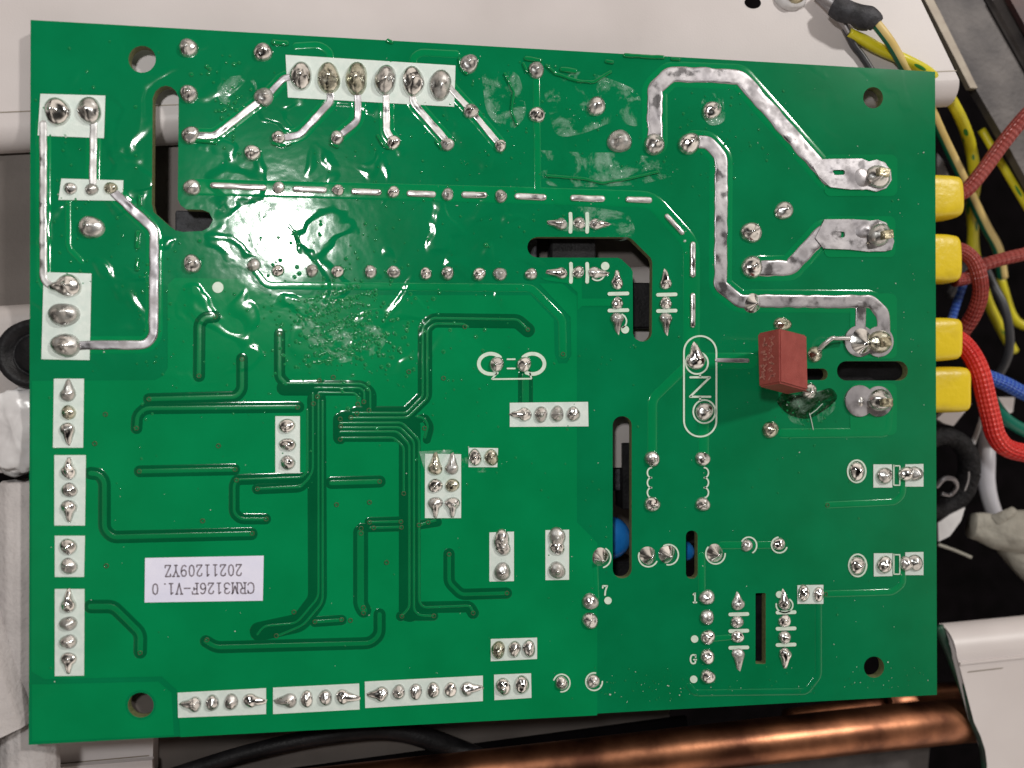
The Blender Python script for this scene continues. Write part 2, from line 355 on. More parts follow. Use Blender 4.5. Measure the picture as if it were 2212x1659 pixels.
def tear(theta, r1, r2, ratio, L, ang):
    """distance to the edge of an oval (r1 x r2) with a tail of length L towards ang"""
    base = r1 * r2 / math.sqrt((r2 * math.cos(theta)) ** 2 + (r1 * math.sin(theta)) ** 2)
    if not L: return base
    best = base; r = min(r1, r2); dl = theta - ang
    for i in range(1, 15):
        s = i / 14; dd = s * L; rho = r * (1 - s) * .93 + r * ratio * s
        q = rho * rho - (dd * math.sin(dl)) ** 2
        if q > 0:
            v = dd * math.cos(dl) + math.sqrt(q)
            if v > best: best = v
    return best
JN = [0]
def joint(x, y, rx, ry=None, h=None, tail=None, kind='dome', parent=None, mat='solder', z=0.004, pin=None, seed=None, name='solder_joint', ratio=.3):
    """one soldered pin; tail = (dx, dy) in pixels from its centre; kind dome / cone / flat"""
    JN[0] += 1; rs = random.Random((seed if seed is not None else JN[0]) * 13 + 1)
    ry = ry or rx; r = (rx + ry) / 2
    if mat == 'solder': mat = rs.choice(['solder', 'solder', 'solder_satin', 'solder_satin', 'solder_dull'])
    s = px(1, x, y)
    if h is None: h = r * s * (.80 if kind == 'dome' else 1.25 if kind == 'cone' else .3)
    h *= rs.uniform(.88, 1.12)
    L = ang = 0
    if tail: L = math.hypot(*tail); ang = math.atan2(tail[1], tail[0])
    nr, na = 9, 30
    c = at(x, y, 0); vs, fs = [(0, 0, 0)], []
    tx, ty = rs.uniform(-.18, .18), rs.uniform(-.22, .12)
    if kind == 'cone': tx, ty = rs.uniform(.0, .3), rs.uniform(.05, .35)
    p1, p2 = rs.uniform(0, 6.28), rs.uniform(0, 6.28); ox = rs.random() * 50
    pa = rs.uniform(0, 6.28); pr = rs.uniform(0, .22)
    def height(u, v, q):
        if kind == 'cone':
            f = .16 * (1 - q * q) + .84 * (math.sqrt((1 - q) ** 2 + .004) - .06) ** 1.3 if q < 1 else 0
        elif kind == 'flat':
            f = (1 - q ** 3)
        else:
            f = (1 - q * q) ** .62 if q < 1 else 0
            f = .86 * f
            g1 = math.hypot(u - pr * math.cos(pa), v - pr * math.sin(pa))
            f += .26 * math.exp(-(g1 / .26) ** 2) * (1 - q) ** .3 if q < 1 else 0
        f *= 1 + (.05 if kind == 'cone' else .20) * noise.noise(Vector((u * 1.9 + ox, v * 1.9, ox))) * (1 - q * q) + .12 * (u * tx + v * ty)
        return max(0, f)
    zc = height(0, 0, 0)
    ring_pts = []
    for i in range(1, nr + 1):
        q = (i / nr) ** .82 if i < nr else 1.0
        for k in range(na):
            th = 2 * math.pi * k / na
            R = tear(th, rx, ry, ratio, L, ang) * (1 + .045 * math.sin(2 * th + p1) + .03 * math.sin(3 * th + p2))
            X, Y = x + R * q * math.cos(th), y + R * q * math.sin(th)
            if kind == 'cone': X += tx * r * (1 - q); Y += ty * r * (1 - q)
            w = at(X, Y)
            d = math.hypot(X - x, Y - y); u, v = (X - x) / rx, (Y - y) / ry
            hh = height(u * .95, v * .95, q)
            if L and d > r: hh *= max(.22, 1 - (d - r) / (L + 1) * .85)
            ring_pts.append((w.x, w.y, z + h * hh if i < nr else 0.0))
    if kind == 'cone': c = at(x + tx * r, y + ty * r)
    vs = [(c.x, c.y, z + h * zc)] + ring_pts
    for k in range(na): fs.append((0, 1 + (k + 1) % na, 1 + k))
    for i in range(nr - 1):
        for k in range(na):
            a, b = 1 + i * na + k, 1 + i * na + (k + 1) % na
            fs.append((a, b, b + na, a + na))
    o = mesh(name, vs, fs, M[mat], parent, True)
    if pin:   # a cut-off lead standing in the joint: (dx, dy, half width px, half height px, height cm)
        dx, dy, a, b_, hh = pin; q = at(x + dx, y + dy)
        A, B = a * s, b_ * s
        box('cut_pin', (q.x, q.y, z + h * .5 + hh / 2), (A * 2, B * 2, h * .9 + hh), M['pin'], o, rz=rs.uniform(-.2, .2))
    return o
def box(name, c, size, mat, parent=None, rz=0, bev=.12, rx=0, ry=0, group=None, join=None):
    """box with chamfered edges"""
    X, Y, Z = (s / 2 for s in size); b = min(X, Y, Z) * bev * 2
    vs = []
    for sx in (-1, 1):
        for sy in (-1, 1):
            for sz in (-1, 1):
                vs += [(sx * (X - b), sy * (Y - b), sz * Z), (sx * (X - b), sy * Y, sz * (Z - b)), (sx * X, sy * (Y - b), sz * (Z - b))]
    mt = Matrix.Rotation(rz, 3, 'Z') @ Matrix.Rotation(ry, 3, 'Y') @ Matrix.Rotation(rx, 3, 'X')
    import bmesh
    bm = bmesh.new()
    for v in vs: bm.verts.new(mt @ Vector(v))
    bmesh.ops.convex_hull(bm, input=bm.verts)
    bmesh.ops.dissolve_limit(bm, angle_limit=.02, verts=bm.verts, edges=bm.edges)
    me = bpy.data.meshes.new(name); bm.to_mesh(me); bm.free()
    o = link(name, me, mat, parent); o.location = Vector(c) - parent_loc(parent); return o
def catmull(P, n=10):
    P = [Vector(p) for p in P]; Q = [P[0] * 2 - P[1]] + P + [P[-1] * 2 - P[-2]]; out = []
    for i in range(1, len(Q) - 2):
        a, b, c, d = Q[i - 1:i + 3]
        for k in range(n):
            t = k / n
            out.append(.5 * ((2 * b) + (c - a) * t + (2 * a - 5 * b + 4 * c - d) * t * t + (3 * b - a - 3 * c + d) * t ** 3))
    out.append(P[-1]); return out
def tube(name, pts, rad, mat, parent=None, n=10, sides=16, pix=True, caps=True, wob=0, closed=False, join=None):
    """pts = (x, y, z) in pixels and cm height; rad in pixels (number or one per point)"""
    rr = rad if isinstance(rad, (list, tuple)) else [rad] * len(pts)
    if pix:
        rr = [px(r, p[0], p[1], p[2]) for r, p in zip(rr, pts)]; pts = [at(*p) for p in pts]
    if closed: pts = list(pts) + [pts[0]]; rr = list(rr) + [rr[0]]
    C = catmull(pts, n); R = [v.x for v in catmull([(r, 0, 0) for r in rr], n)]
    vs, uvs, fs = [], [], []; up = None; acc = 0
    for i, p in enumerate(C):
        t = ((C[i + 1] if i < len(C) - 1 else p) - (C[i - 1] if i else p)).normalized()
        if up is None: up = Vector((0, 0, 1)) if abs(t.z) < .9 else Vector((0, 1, 0))
        up = (up - t * up.dot(t)).normalized(); sd = t.cross(up)
        if i: acc += (p - C[i - 1]).length
        for k in range(sides):
            a = 2 * math.pi * k / sides
            r = R[i] * (1 + wob * noise.noise(p * 2 + Vector((math.cos(a), math.sin(a), 0))))
            vs.append(p + (up * math.cos(a) + sd * math.sin(a)) * r); uvs.append((k / sides, acc))
    for i in range(len(C) - 1):
        for k in range(sides):
            a, b = i * sides + k, i * sides + (k + 1) % sides
            fs.append((a, b, b + sides, a + sides))
    if caps and not closed:
        fs.append(tuple(range(sides))[::-1]); fs.append(tuple(range(len(vs) - sides, len(vs))))
    if join is not None:
        k0 = len(join[0]); join[0].extend(vs); join[1].extend(tuple(i + k0 for i in f) for f in fs); return None
    return mesh(name, vs, fs, mat, parent, True, uvs=uvs)

# ================================================================ THE SETTING: the opened case behind the board
FLOORZ = -11.0
def plate(name, poly, z, mat, thick=.12, label=None, cat=None, parent=None, kind=None):
    P = [at(x, y, z) for x, y in poly]
    L = [(p.x, p.y) for p in P]
    o = slab(name, [L], z - thick, z, mat, parent, pix=False)
    return tag(o, label, cat, None, kind)
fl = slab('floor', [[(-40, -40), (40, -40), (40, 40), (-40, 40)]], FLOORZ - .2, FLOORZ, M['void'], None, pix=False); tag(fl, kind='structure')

def folded(name, A, B, back, z, r, drop, mat, flat_to_seam=None, ends=True, parent=None):
    """sheet whose flat top lies at height z behind the line A-B (pixels) and rolls down in front of it"""
    a, b = at(*A, z), at(*B, z); t = (b - a).normalized(); nrm = Vector((t.y, -t.x, 0))
    bk = [at(*p, z) for p in back]
    if nrm.dot(bk[-1] - a) > 0: nrm = -nrm
    bk = bk[1:]
    prof = []
    for i in range(13):
        u = math.pi / 2 * i / 12; prof.append((math.sin(u) * r, -(1 - math.cos(u)) * r))
    prof.append((r, -r - drop))
    seg = 24; vs, fs = [], []
    for k in range(seg + 1):
        p = a.lerp(b, k / seg)
        for dx, dz in prof: vs.append(p + nrm * dx + Vector((0, 0, dz)))
    m = len(prof)
    for k in range(seg):
        for i in range(m - 1): q = k * m + i; fs.append((q, q + 1, q + m + 1, q + m))
    n0 = len(vs); vs += [a, b] + bk
    fs.append(tuple(range(n0, n0 + 2 + len(bk))))
    # underside gives the sheet a thickness
    k0 = len(vs); off = Vector((0, 0, -.1))
    vs += [v + off - nrm * .08 for v in vs[:k0]]
    fs += [tuple(i + k0 for i in f)[::-1] for f in fs[:]]
    o = mesh(name, vs, fs, mat, parent, True)
    return o

# white folded cover sheet behind the top of the board
cover = empty('cover_sheet', at(900, 60, -.25), 'large white painted sheet metal cover along the top, its front edge rolled down', 'metal cover')
folded('folded_sheet', (-160, 272), (2072, 172), [(2072, 172), (1975, -30), (1900, -260), (-260, -260)], -.25, .30, .02, M['painted'], parent=cover)
ribbon('fold_line', [(-100, 245), (2062, 152)], 2.0, .004, 0, M['edge_tan'], None, 'flat') if False else None
def line_on(name, A, B, z, wpx, mat, parent, h=.006):
    a, b = at(*A, z), at(*B, z); t = (b - a).normalized(); n_ = Vector((-t.y, t.x, 0)) * px(wpx, *A, z) / 2
    vs = []
    for zz in (0, h): vs += [a - n_ + Vector((0, 0, zz)), a + n_ + Vector((0, 0, zz)), b + n_ + Vector((0, 0, zz)), b - n_ + Vector((0, 0, zz))]
    fs = [(3, 2, 1, 0), (4, 5, 6, 7), (0, 1, 5, 4), (1, 2, 6, 5), (2, 3, 7, 6), (3, 0, 4, 7)]
    return mesh(name, vs, fs, mat, parent, False)
line_on('crease', (-160, 250), (2066, 153), -.25, 2.2, M['edge_tan'], cover)
# hole, glued blob and screws on that sheet
hb = at(1626, 6, -.25)
slab('drilled_hole', [[(hb.x + .125 * math.cos(a / 10 * math.pi), hb.y + .085 * math.sin(a / 10 * math.pi)) for a in range(20)]], -.249, -.244, M['void'], cover, pix=False)
# galvanised steel channel at the upper right
ch = empty('steel_channel', at(2150, 150, -1.2), 'dark grey galvanised steel channel crossing the upper right corner', 'steel channel')
plate('channel_web', [(2010, -20), (2104, 186), (2166, 292), (2240, 430), (2400, 500), (2400, -20)], -1.25, M['galv'], .15, parent=ch)
plate('channel_lip', [(1988, -20), (2008, -20), (2112, 190), (2096, 190)], -1.15, M['edge_tan'], .1, parent=ch)
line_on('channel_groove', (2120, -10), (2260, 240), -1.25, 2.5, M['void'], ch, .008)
plate('channel_rib', [(2132, -20), (2170, -20), (2290, 200), (2290, 260)], -1.18, M['galv'], .07, parent=ch)
rb = plate('dark_bracket', [(2172, -20), (2400, -20), (2400, 200), (2290, 190)], -1.0, simple('dark_red_brown_metal', (.055, .022, .022), .5, .2, (.02, .014, .02), 2), .1, 'dark reddish brown bracket in the far upper right corner above the steel channel', 'bracket')

# trench floor, shade put into its brown grey colour, and second sheet
tray = plate('shade_toned_floor', [(-260, 250), (1500, 160), (1500, 700), (-260, 800)], -.62, M['tray'], .15, 'metal recess floor in the gap left of the board, below the white cover, shade put into its brown grey colour', 'metal tray')
low = empty('lower_sheet', at(400, 900, -.42), 'grey sheet metal with a rolled upper edge, under the left side of the board', 'metal panel')
folded('folded_sheet', (-260, 712), (1440, 604), [(1440, 604), (1440, 1010), (-260, 1010)], -.42, .24, .8, M['bare_sheet'], parent=low)
line_on('crease', (-260, 690), (1440, 578), -3.195, 2, M['edge_tan'], low) if False else None
# black round grommet at left edge
def lathe(name, c, prof, mat, parent=None, n=36, tilt=(0, 0), sy=1):
    vs, fs = [], []; m = len(prof)
    mt = Matrix.Rotation(tilt[0], 3, 'X') @ Matrix.Rotation(tilt[1], 3, 'Y')
    for k in range(n):
        a = 2 * math.pi * k / n
        for r, z in prof: vs.append(Vector(c) + mt @ Vector((r * math.cos(a), r * math.sin(a) * sy, z)))
    for k in range(n):
        for i in range(m - 1):
            a, b = k * m + i, ((k + 1) % n) * m + i; fs.append((a, b, b + 1, a + 1))
    return mesh(name, vs, fs, mat, parent, True)
gc = at(86, 766, -.42); R = px(76, 86, 766, -.42)
gr = lathe('rubber_grommet', gc, [(0, .16), (R * .45, .18), (R * .55, .1), (R * .62, .1), (R * .7, .22), (R * .93, .24), (R, .12), (R * 1.0, -.2)], M['black'])
tag(gr, 'round black rubber grommet half hidden by the left edge of the board', 'grommet')
# crumpled plastic bag
def blob(name, c, size, mat, amp=.25, freq=1.2, n=26, parent=None, seed=0, rz=0):
    vs, fs = [], []
    mt = Matrix.Rotation(rz, 3, 'Z')
    for i in range(n + 1):
        ph = math.pi * i / n
        for k in range(n * 2):
            th = math.pi * k / n
            d = Vector((math.sin(ph) * math.cos(th), math.sin(ph) * math.sin(th), math.cos(ph)))
            f = 1 + amp * noise.fractal(d * freq * 2 + Vector((seed, 0, 0)), 1, 2, 4)
            vs.append(Vector(c) + mt @ Vector((d.x * size[0], d.y * size[1], d.z * size[2])) * f)
    w = n * 2
    for i in range(n):
        for k in range(w): a, b = i * w + k, i * w + (k + 1) % w; fs.append((a, a + w, b + w, b))
    return mesh(name, vs, fs, mat, parent, True)
tag(blob('plastic_bag', at(40, 930, -.34), (.46, .56, .16), M['bag'], .24, .9, seed=3), 'crumpled translucent white plastic bag at the left edge of the board', 'plastic bag')
# grey foam sleeves
fo = empty('foam_sleeve', at(50, 1340, -2.2), 'upright grey foam sleeve with an open end beside the left edge', 'foam sleeve')
def hollow(name, A, B, r0, mat, parent, wall=.1):
    a, b = at(*A), at(*B); t = (b - a).normalized(); up = Vector((0, 0, 1)); sd = t.cross(up).normalized(); up = sd.cross(t)
    vs, fs = [], []; n = 78
    rings = [(b, r0), (a, r0), (a - t * .03, r0 - wall * .4), (a + t * .02, r0 - wall), (a + t * 2.0, r0 - wall)]
    for p, r in rings:
        for k in range(n):
            th = 2 * math.pi * k / n; w = 1 + .10 * math.sin(th * 2 + 1) + .016 * math.sin(th * 13)
            vs.append(p + (sd * math.cos(th) + up * math.sin(th)) * r * w)
    for i in range(len(rings) - 1):
        for k in range(n): p, q = i * n + k, i * n + (k + 1) % n; fs.append((p, q, q + n, p + n))
    return mesh(name, vs, fs, mat, parent, True)
hollow('sleeve_tube', (62, 1042, -.47), (66, 1760, -.47), .31, M['foam'], fo)
fo2 = hollow('foam_sleeve', (-104, 1262, -.25), (2, 1578, -.25), .42, M['foam'], None)
tag(fo2, 'slanting grey foam sleeve in the lower left corner, crossing in front of the upright one', 'foam sleeve')
tube_red = tube('red_wire', [(-14, 1180, -3), (2, 1290, -3), (6, 1400, -3)], 9, M['red_dull']); tag(tube_red, 'short piece of dull red wire at the far left edge between the foam sleeves', 'wire')

# white ledge lower left
ld = empty('white_ledge', at(150, 1640, -1.2), 'white painted metal ledge with a groove, under the lower left corner of the board', 'metal ledge')
plate('ledge_top', [(-60, 1583), (331, 1560), (329, 1760), (-60, 1790)], -1.25, M['painted'], .35, parent=ld)
plate('ledge_step', [(-60, 1672), (329, 1642), (329, 1780), (-60, 1800)], -1.13, M['painted'], .1, parent=ld)
line_on('ledge_groove', (80, 1654), (322, 1632), -1.25, 2.2, M['edge_tan'], ld)

plate('added_hole_backing', [(190, 1470), (420, 1462), (420, 1560), (190, 1578)], -.24, M['tray'], .08, parent=ld)  # added brown plate, set close under the mounting hole so it catches light
# under the board, bottom: tray, black cable, pipes
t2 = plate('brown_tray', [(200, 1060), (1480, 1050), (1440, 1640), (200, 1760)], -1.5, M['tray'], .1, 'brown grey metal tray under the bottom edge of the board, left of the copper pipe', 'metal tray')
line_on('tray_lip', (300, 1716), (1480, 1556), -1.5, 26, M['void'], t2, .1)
bc = tube('black_cable', [(330, 1690, -1.3), (520, 1630, -1.25), (700, 1590, -1.2), (860, 1580, -1.2), (1010, 1630, -1.25), (1200, 1720, -1.35)], [17, 17, 18, 20, 24, 26], M['black']); tag(bc, 'thick black cable arching below the bottom edge of the board', 'cable')
cp = tube('copper_pipe', [(200, 1760, -1.0), (1106, 1662, -1.0), (1659, 1600, -1.0), (2010, 1562, -1.3), (2090, 1554, -1.7), (2180, 1548, -1.9)], 46, M['copper'], n=14, sides=40); tag(cp, 'long shiny copper pipe running below the bottom edge of the board', 'copper pipe')
cp2 = tube('copper_pipe', [(1700, 1560, -1.9), (1860, 1535, -1.9), (1915, 1527, -1.9)], 26, M['copper'], sides=30); tag(cp2, 'short dark copper pipe stub behind the lower right corner of the board', 'copper pipe')
cp3 = tube('pipe_collar', [(1912, 1520, -1.8), (1960, 1514, -1.8), (2110, 1498, -2.0)], [30, 31, 27], M['copper'], sides=30); tag(cp3, 'bright copper pipe collar just below the lower right corner of the board', 'pipe fitting')
dk = plate('dark_plate', [(1500, 1660), (2010, 1600), (1995, 1760), (1500, 1800)], -1.95, M['galv'], .1, 'dark grey steel plate below the copper pipe at the bottom', 'steel plate')

# white panel lower right
wp = empty('case_corner', at(2160, 1500, -1.0), 'white painted sheet metal case corner with a rolled upper edge at the lower right', 'metal case')
poly = [(2058, 1425), (2400, 1392), (2400, 1800), (2133, 1800), (2132, 1650), (2128, 1620), (2118, 1590), (2104, 1560)]
folded('folded_sheet', (2066, 1414), (2420, 1378), [(2420, 1378), (2420, 1800), (2133, 1800), (2132, 1650), (2128, 1620), (2118, 1590), (2104, 1560)], -1.0, .38, .02, M['painted_case_lit'], parent=wp)
# rolled edge
def roll(name, A, B, rpx, z, mat, parent):
    tube(name, [(A[0], A[1], z), ((A[0] + B[0]) / 2, (A[1] + B[1]) / 2, z), (B[0], B[1], z)], rpx, mat, parent, n=8, sides=32)
line_on('ridge', (2072, 1433), (2400, 1398), -.99, 5, M['painted_case_lit'], wp, .03)
line_on('scratch', (2090, 1452), (2166, 1443), -.998, 2, M['edge_tan'], wp, .003)
gs = tube('green_gasket', [(2026, 1352, -1.3), (2050, 1410, -1.2), (2080, 1490, -1.15), (2102, 1560, -1.1), (2122, 1610, -1.1), (2131, 1680, -1.1)], [11, 9, 8, 8, 8, 8], simple('dark_green_rubber', (.006, .07, .035), .45, 0, (.02, .03, .025), 3)); tag(gs, 'dark green rubber edging following the left side of the white panel', 'edge trim')
nb = blob('brass_nut', at(2045, 1497, -2.2), (.22, .13, .15), simple('tarnished_brass', (.22, .20, .09), .4, .7, (.12, .12, .06), 4), .15, .8, 12, rz=.5); tag(nb, 'tarnished greenish brass nub beside the lower right corner of the board', 'fitting')

# ---------------------------------------------------------------- wires at the right
def wire(name, pts, r, mat, label, cat='wire', **k):
    e = empty(name, at(*pts[len(pts) // 2]), label, cat)
    tube('insulation', pts, r, M[mat], e, **k); return e
e = wire('striped_earth_wire', [(1890, 48, .05), (1925, 95, .0), (1962, 160, -.28), (2000, 215, -.5), (2034, 290, -.9), (2065, 355, -1.2), (2098, 425, -1.7), (2130, 490, -2.0), (2156, 540, -2.2), (2166, 600, -2.4)], 10.5, 'yg_stripe',
     'pale yellow earth wire with a dark green stripe leaving the black heat shrink sleeve')
hs = tube('heat_shrink', [(1802, 12, -.08), (1822, 22, -.02), (1848, 28, .03), (1868, 38, .03), (1886, 47, .04), (1893, 54, .05)], [22, 24, 22, 25, 20, 15], M['black_matt'], e, wob=.28)
tube('crimp_lug', [(1764, -8, -.18), (1790, 14, -.14), (1820, 48, -.12), (1834, 72, -.12)], [8, 8, 7, 5], M['tinned'], e)
tube('crimp_lug', [(1772, -14, -.12), (1800, 8, -.1), (1815, 16, -.1)], [12, 13, 12], M['tinned'], e)
wire('patched_earth_wire', [(1835, 70, -.12), (1868, 88, -.16), (1900, 106, -.17), (1960, 132, -.18), (2008, 160, -.28), (2044, 200, -.6), (2078, 262, -1.0), (2098, 325, -1.7), (2106, 390, -1.9), (2100, 440, -2.1), (2102, 500, -2.4), (2098, 560, -2.7)],
     [9, 12, 12, 12, 12, 12, 12, 12, 12, 12, 11, 10], 'yg_patch', 'bright yellow wire with green patches curving round the upper right corner of the board')
wire('grey_wire', [(1826, 60, -.15), (1845, 98, -.19), (1862, 120, -.2), (1886, 158, -.2), (1910, 200, -.21)], 7, 'grey_w', 'thin dark grey wire on the white cover under the heat shrink sleeve')
wire('red_braided_cable', [(2250, 215, -.5), (2205, 262, -.5), (2160, 318, -.6), (2122, 370, -.65), (2086, 412, -.7), (2050, 430, -.7)], 15.5, 'red_dull', 'dull red braided cable running from the upper right to the topmost yellow sleeve', 'cable')
wire('red_braided_cable', [(2260, 535, -.9), (2212, 549, -.9), (2165, 560, -.95), (2120, 575, -1.0), (2090, 600, -1.1), (2060, 606, -1.1)], 14, 'red_dull', 'dull red braided cable coming in from the right behind the looped one', 'cable')
wire('red_braided_cable', [(2050, 540, -.7), (2078, 542, -.7), (2104, 565, -.65), (2117, 605, -.65), (2116, 645, -.8), (2100, 685, -1.0), (2078, 718, -1.2), (2060, 750, -1.4)], 16, 'red_dull', 'dull red braided cable looping out of the second yellow sleeve from the top', 'cable')
wire('bright_red_cable', [(2040, 725, -.7), (2072, 736, -.7), (2098, 765, -.65), (2117, 805, -.6), (2128, 850, -.6), (2140, 900, -.6), (2152, 942, -.6), (2180, 970, -.6), (2250, 985, -.6)], 20, 'red', 'bright red braided cable leaving the third yellow sleeve and curving down', 'cable')
wire('blue_cable', [(2100, 805, -1.2), (2140, 816, -1.2), (2170, 828, -1.2), (2205, 846, -1.2), (2260, 872, -1.2)], 15, 'blue', 'blue braided cable behind the bright red one at the right edge', 'cable')
wire('blue_wire', [(2090, 590, -1.9), (2075, 630, -1.9), (2062, 670, -2.0), (2050, 710, -2.0)], 8, 'blue', 'thin blue wire deep behind the looped dull red cable')
wire('green_wire', [(2140, 860, -1.5), (2160, 890, -1.5), (2185, 914, -1.5), (2250, 950, -1.5)], 13, 'green_w', 'smooth dark green wire below the blue braided cable')
wire('black_wire', [(2120, 560, -2.2), (2145, 615, -2.0), (2168, 660, -1.9), (2180, 715, -1.9), (2178, 765, -2.0), (2158, 808, -2.2), (2120, 850, -2.4)], 9, 'grey_w', 'thin dark grey wire bowing outward between the red cables')
wire('patched_earth_wire', [(2100, 480, -3.0), (2108, 560, -3.0), (2130, 640, -3.0), (2152, 690, -3.1), (2190, 760, -3.2)], 10, 'yg_patch', 'dim yellow and green wire deep below the red loops')
wire('patched_earth_wire', [(2160, 600, -3.4), (2192, 690, -3.4), (2250, 712, -3.3)], 9, 'yg_patch', 'short piece of yellow wire at the far right edge below the red cables')
wire('patched_earth_wire', [(2120, 280, -1.6), (2180, 382, -1.5), (2250, 500, -1.5)], 8, 'yg_patch', 'yellow wire lying along the lower edge of the dark steel channel')
wire('black_cable', [(2050, 640, -3), (2090, 560, -3), (2100, 500, -3), (2080, 440, -3)], 9, 'grey_w', 'dark grey cable deep behind the yellow sleeves')

# yellow insulating sleeves
def boot(x0, x1, y0, y1, z, label, skew=0):
    """soft rectangular sleeve with rounded end"""
    n = 36; vs, fs = [], []
    a0 = at(x0, (y0 + y1) / 2, z + .2); a1 = at(x1, (y0 + y1) / 2 + skew, z + .2); a0.z = a1.z = z
    ry = px((y1 - y0) / 2, x1, y0, z + .2); rz = .30
    t = (a1 - a0); L = t.length; t.normalize(); side = Vector((-t.y, t.x, 0))
    rings = [(0, 1, 1), (L * .3, 1.0, 1), (L * .7, .985, .98), (L - .10, .96, .95), (L - .05, .94, .92), (L - .015, .88, .84), (L, .78, .72), (L - .01, .62, .55), (L - .3, .56, .5)]
    for dx, sy, sz in rings:
        for k in range(n):
            a = 2 * math.pi * k / n; c, s = math.cos(a), math.sin(a)
            e = 2 / 5.0
            u = math.copysign(abs(c) ** e, c) * ry * sy; w = math.copysign(abs(s) ** e, s) * rz * sz
            p = a0 + t * dx + side * u + Vector((0, 0, w)); p += Vector((0, 0, .03 * noise.noise(p * 2))) + side * .04 * noise.noise(p * 1.5)
            vs.append(p)
    for i in range(len(rings) - 1):
        for k in range(n): p, q = i * n + k, i * n + (k + 1) % n; fs.append((p, p + n, q + n, q))
    o = mesh('yellow_sleeve', vs, fs, M['boot'], None, True)
    return tag(o, label, 'terminal sleeve', 'yellow terminal sleeves along the right edge of the board')
boot(1975, 2077, 377, 474, -.62, 'topmost yellow terminal sleeve, at the end of the straight dull red cable')
boot(1975, 2075, 506, 608, -.62, 'second yellow terminal sleeve from the top, feeding the looped dull red cable', 2)
boot(1975, 2075, 684, 782, -.62, 'third yellow terminal sleeve from the top, feeding the bright red cable')
boot(1975, 2094, 794, 890, -.72, 'lowest and longest yellow terminal sleeve, behind the bright red cable')

# toroid, white cable, putty and plastic pieces in the dark gap
tr = empty('wrapped_ring', at(2035, 1020, -1.8), 'black tape wrapped ring coil half hidden by the right edge of the board', 'ring coil')
cR = at(2028, 1022, -1.8); rr = px(72, 2030, 1020, -1.8)
tube('ring_body', [cR + Vector((rr * math.cos(a), rr * 1.12 * math.sin(a), .1 * math.sin(a))) for a in [i * math.pi / 6 for i in range(12)]], [.17] * 12, M['tape'], tr, pix=False, closed=True, wob=.12)
tube('ring_seam', [cR + Vector((rr * .80 * math.cos(a), rr * .92 * math.sin(a), .14)) for a in [i * math.pi / 8 - .6 for i in range(9)]], [.012] * 9, M['foam'], tr, pix=False)
tube('coil_lead', [(2022, 1052, -1.6), (2040, 1034, -1.5), (2060, 1036, -1.5), (2066, 1052, -1.6), (2052, 1068, -1.7), (2034, 1066, -1.7)], 5, M['tinned'], tr)
tag(tube('white_cable', [(2140, 905, -2.2), (2132, 960, -2.0), (2130, 1000, -1.9), (2131, 1040, -1.9), (2140, 1085, -1.9), (2160, 1140, -2.0)], [16, 17, 18, 17, 16, 16], M['white_cable']), 'smooth white cable running down between the black ring and the bright red cable', 'cable')
tag(tube('clear_tube', [(2128, 880, -2.0), (2112, 930, -1.9), (2100, 962, -1.9)], 5, M['bag']), 'thin shiny clear tube beside the black ring coil', 'tube')
pt = empty('putty_lump', at(2160, 1150, -1.7), 'grey beige putty lump at the right edge below the white cable', 'putty')
tube('putty_body', [(2098, 1135, -1.8), (2125, 1140, -1.75), (2160, 1152, -1.7), (2205, 1150, -1.7), (2260, 1140, -1.7)], [26, 30, 34, 40, 44], M['beige'], pt, wob=.35, n=14, sides=28)
tube('putty_finger', [(2150, 1125, -1.6), (2172, 1112, -1.5), (2190, 1102, -1.5)], [14, 10, 8], M['beige'], pt, wob=.2)
tube('putty_lobe', [(2170, 1170, -1.8), (2200, 1210, -1.8), (2240, 1240, -1.8)], [22, 24, 30], M['beige'], pt, wob=.3)
tag(plate('clear_flap', [(2027, 1130), (2052, 1112), (2085, 1096), (2076, 1125), (2052, 1158), (2028, 1170)], -1.5, M['bag'], .03), 'torn piece of clear plastic film just under the black ring coil', 'plastic film')
tag(tube('thin_strip', [(2026, 1176, -1.9), (2060, 1188, -1.85), (2098, 1204, -1.8)], 3.5, M['beige']), 'thin pale strip below the clear plastic film in the dark gap', 'strip')
tag(plate('white_tab', [(2024, 905), (2050, 880), (2100, 872), (2080, 895), (2060, 920), (2040, 915)], -1.6, M['painted'], .1), 'pale tab showing below the lowest yellow sleeve', 'tab')
tag(plate('white_tab', [(2150, 858), (2192, 858), (2188, 890), (2165, 900)], -2.0, M['painted'], .1), 'pale tab between the blue cable and the green wire', 'tab')
tag(plate('dark_clip', [(2024, 330), (2040, 350), (2052, 386), (2024, 386)], -1.5, M['galv'], .1), 'dark grey metal clip above the topmost yellow sleeve', 'clip')
# glued screw at the top
gl = empty('glued_screw', at(1708, -6, -.2), 'screw head under a clear glue blob at the top edge beside the drilled hole', 'screw')
blob('glue', at(1708, -2, -.23), (.24, .17, .10), M['bag'], .12, 1.1, 16, gl, 5)
lathe('screw_head', at(1712, -12, -.23), [(0, .16), (.12, .15), (.17, .08), (.18, 0)], M['pin'], gl)

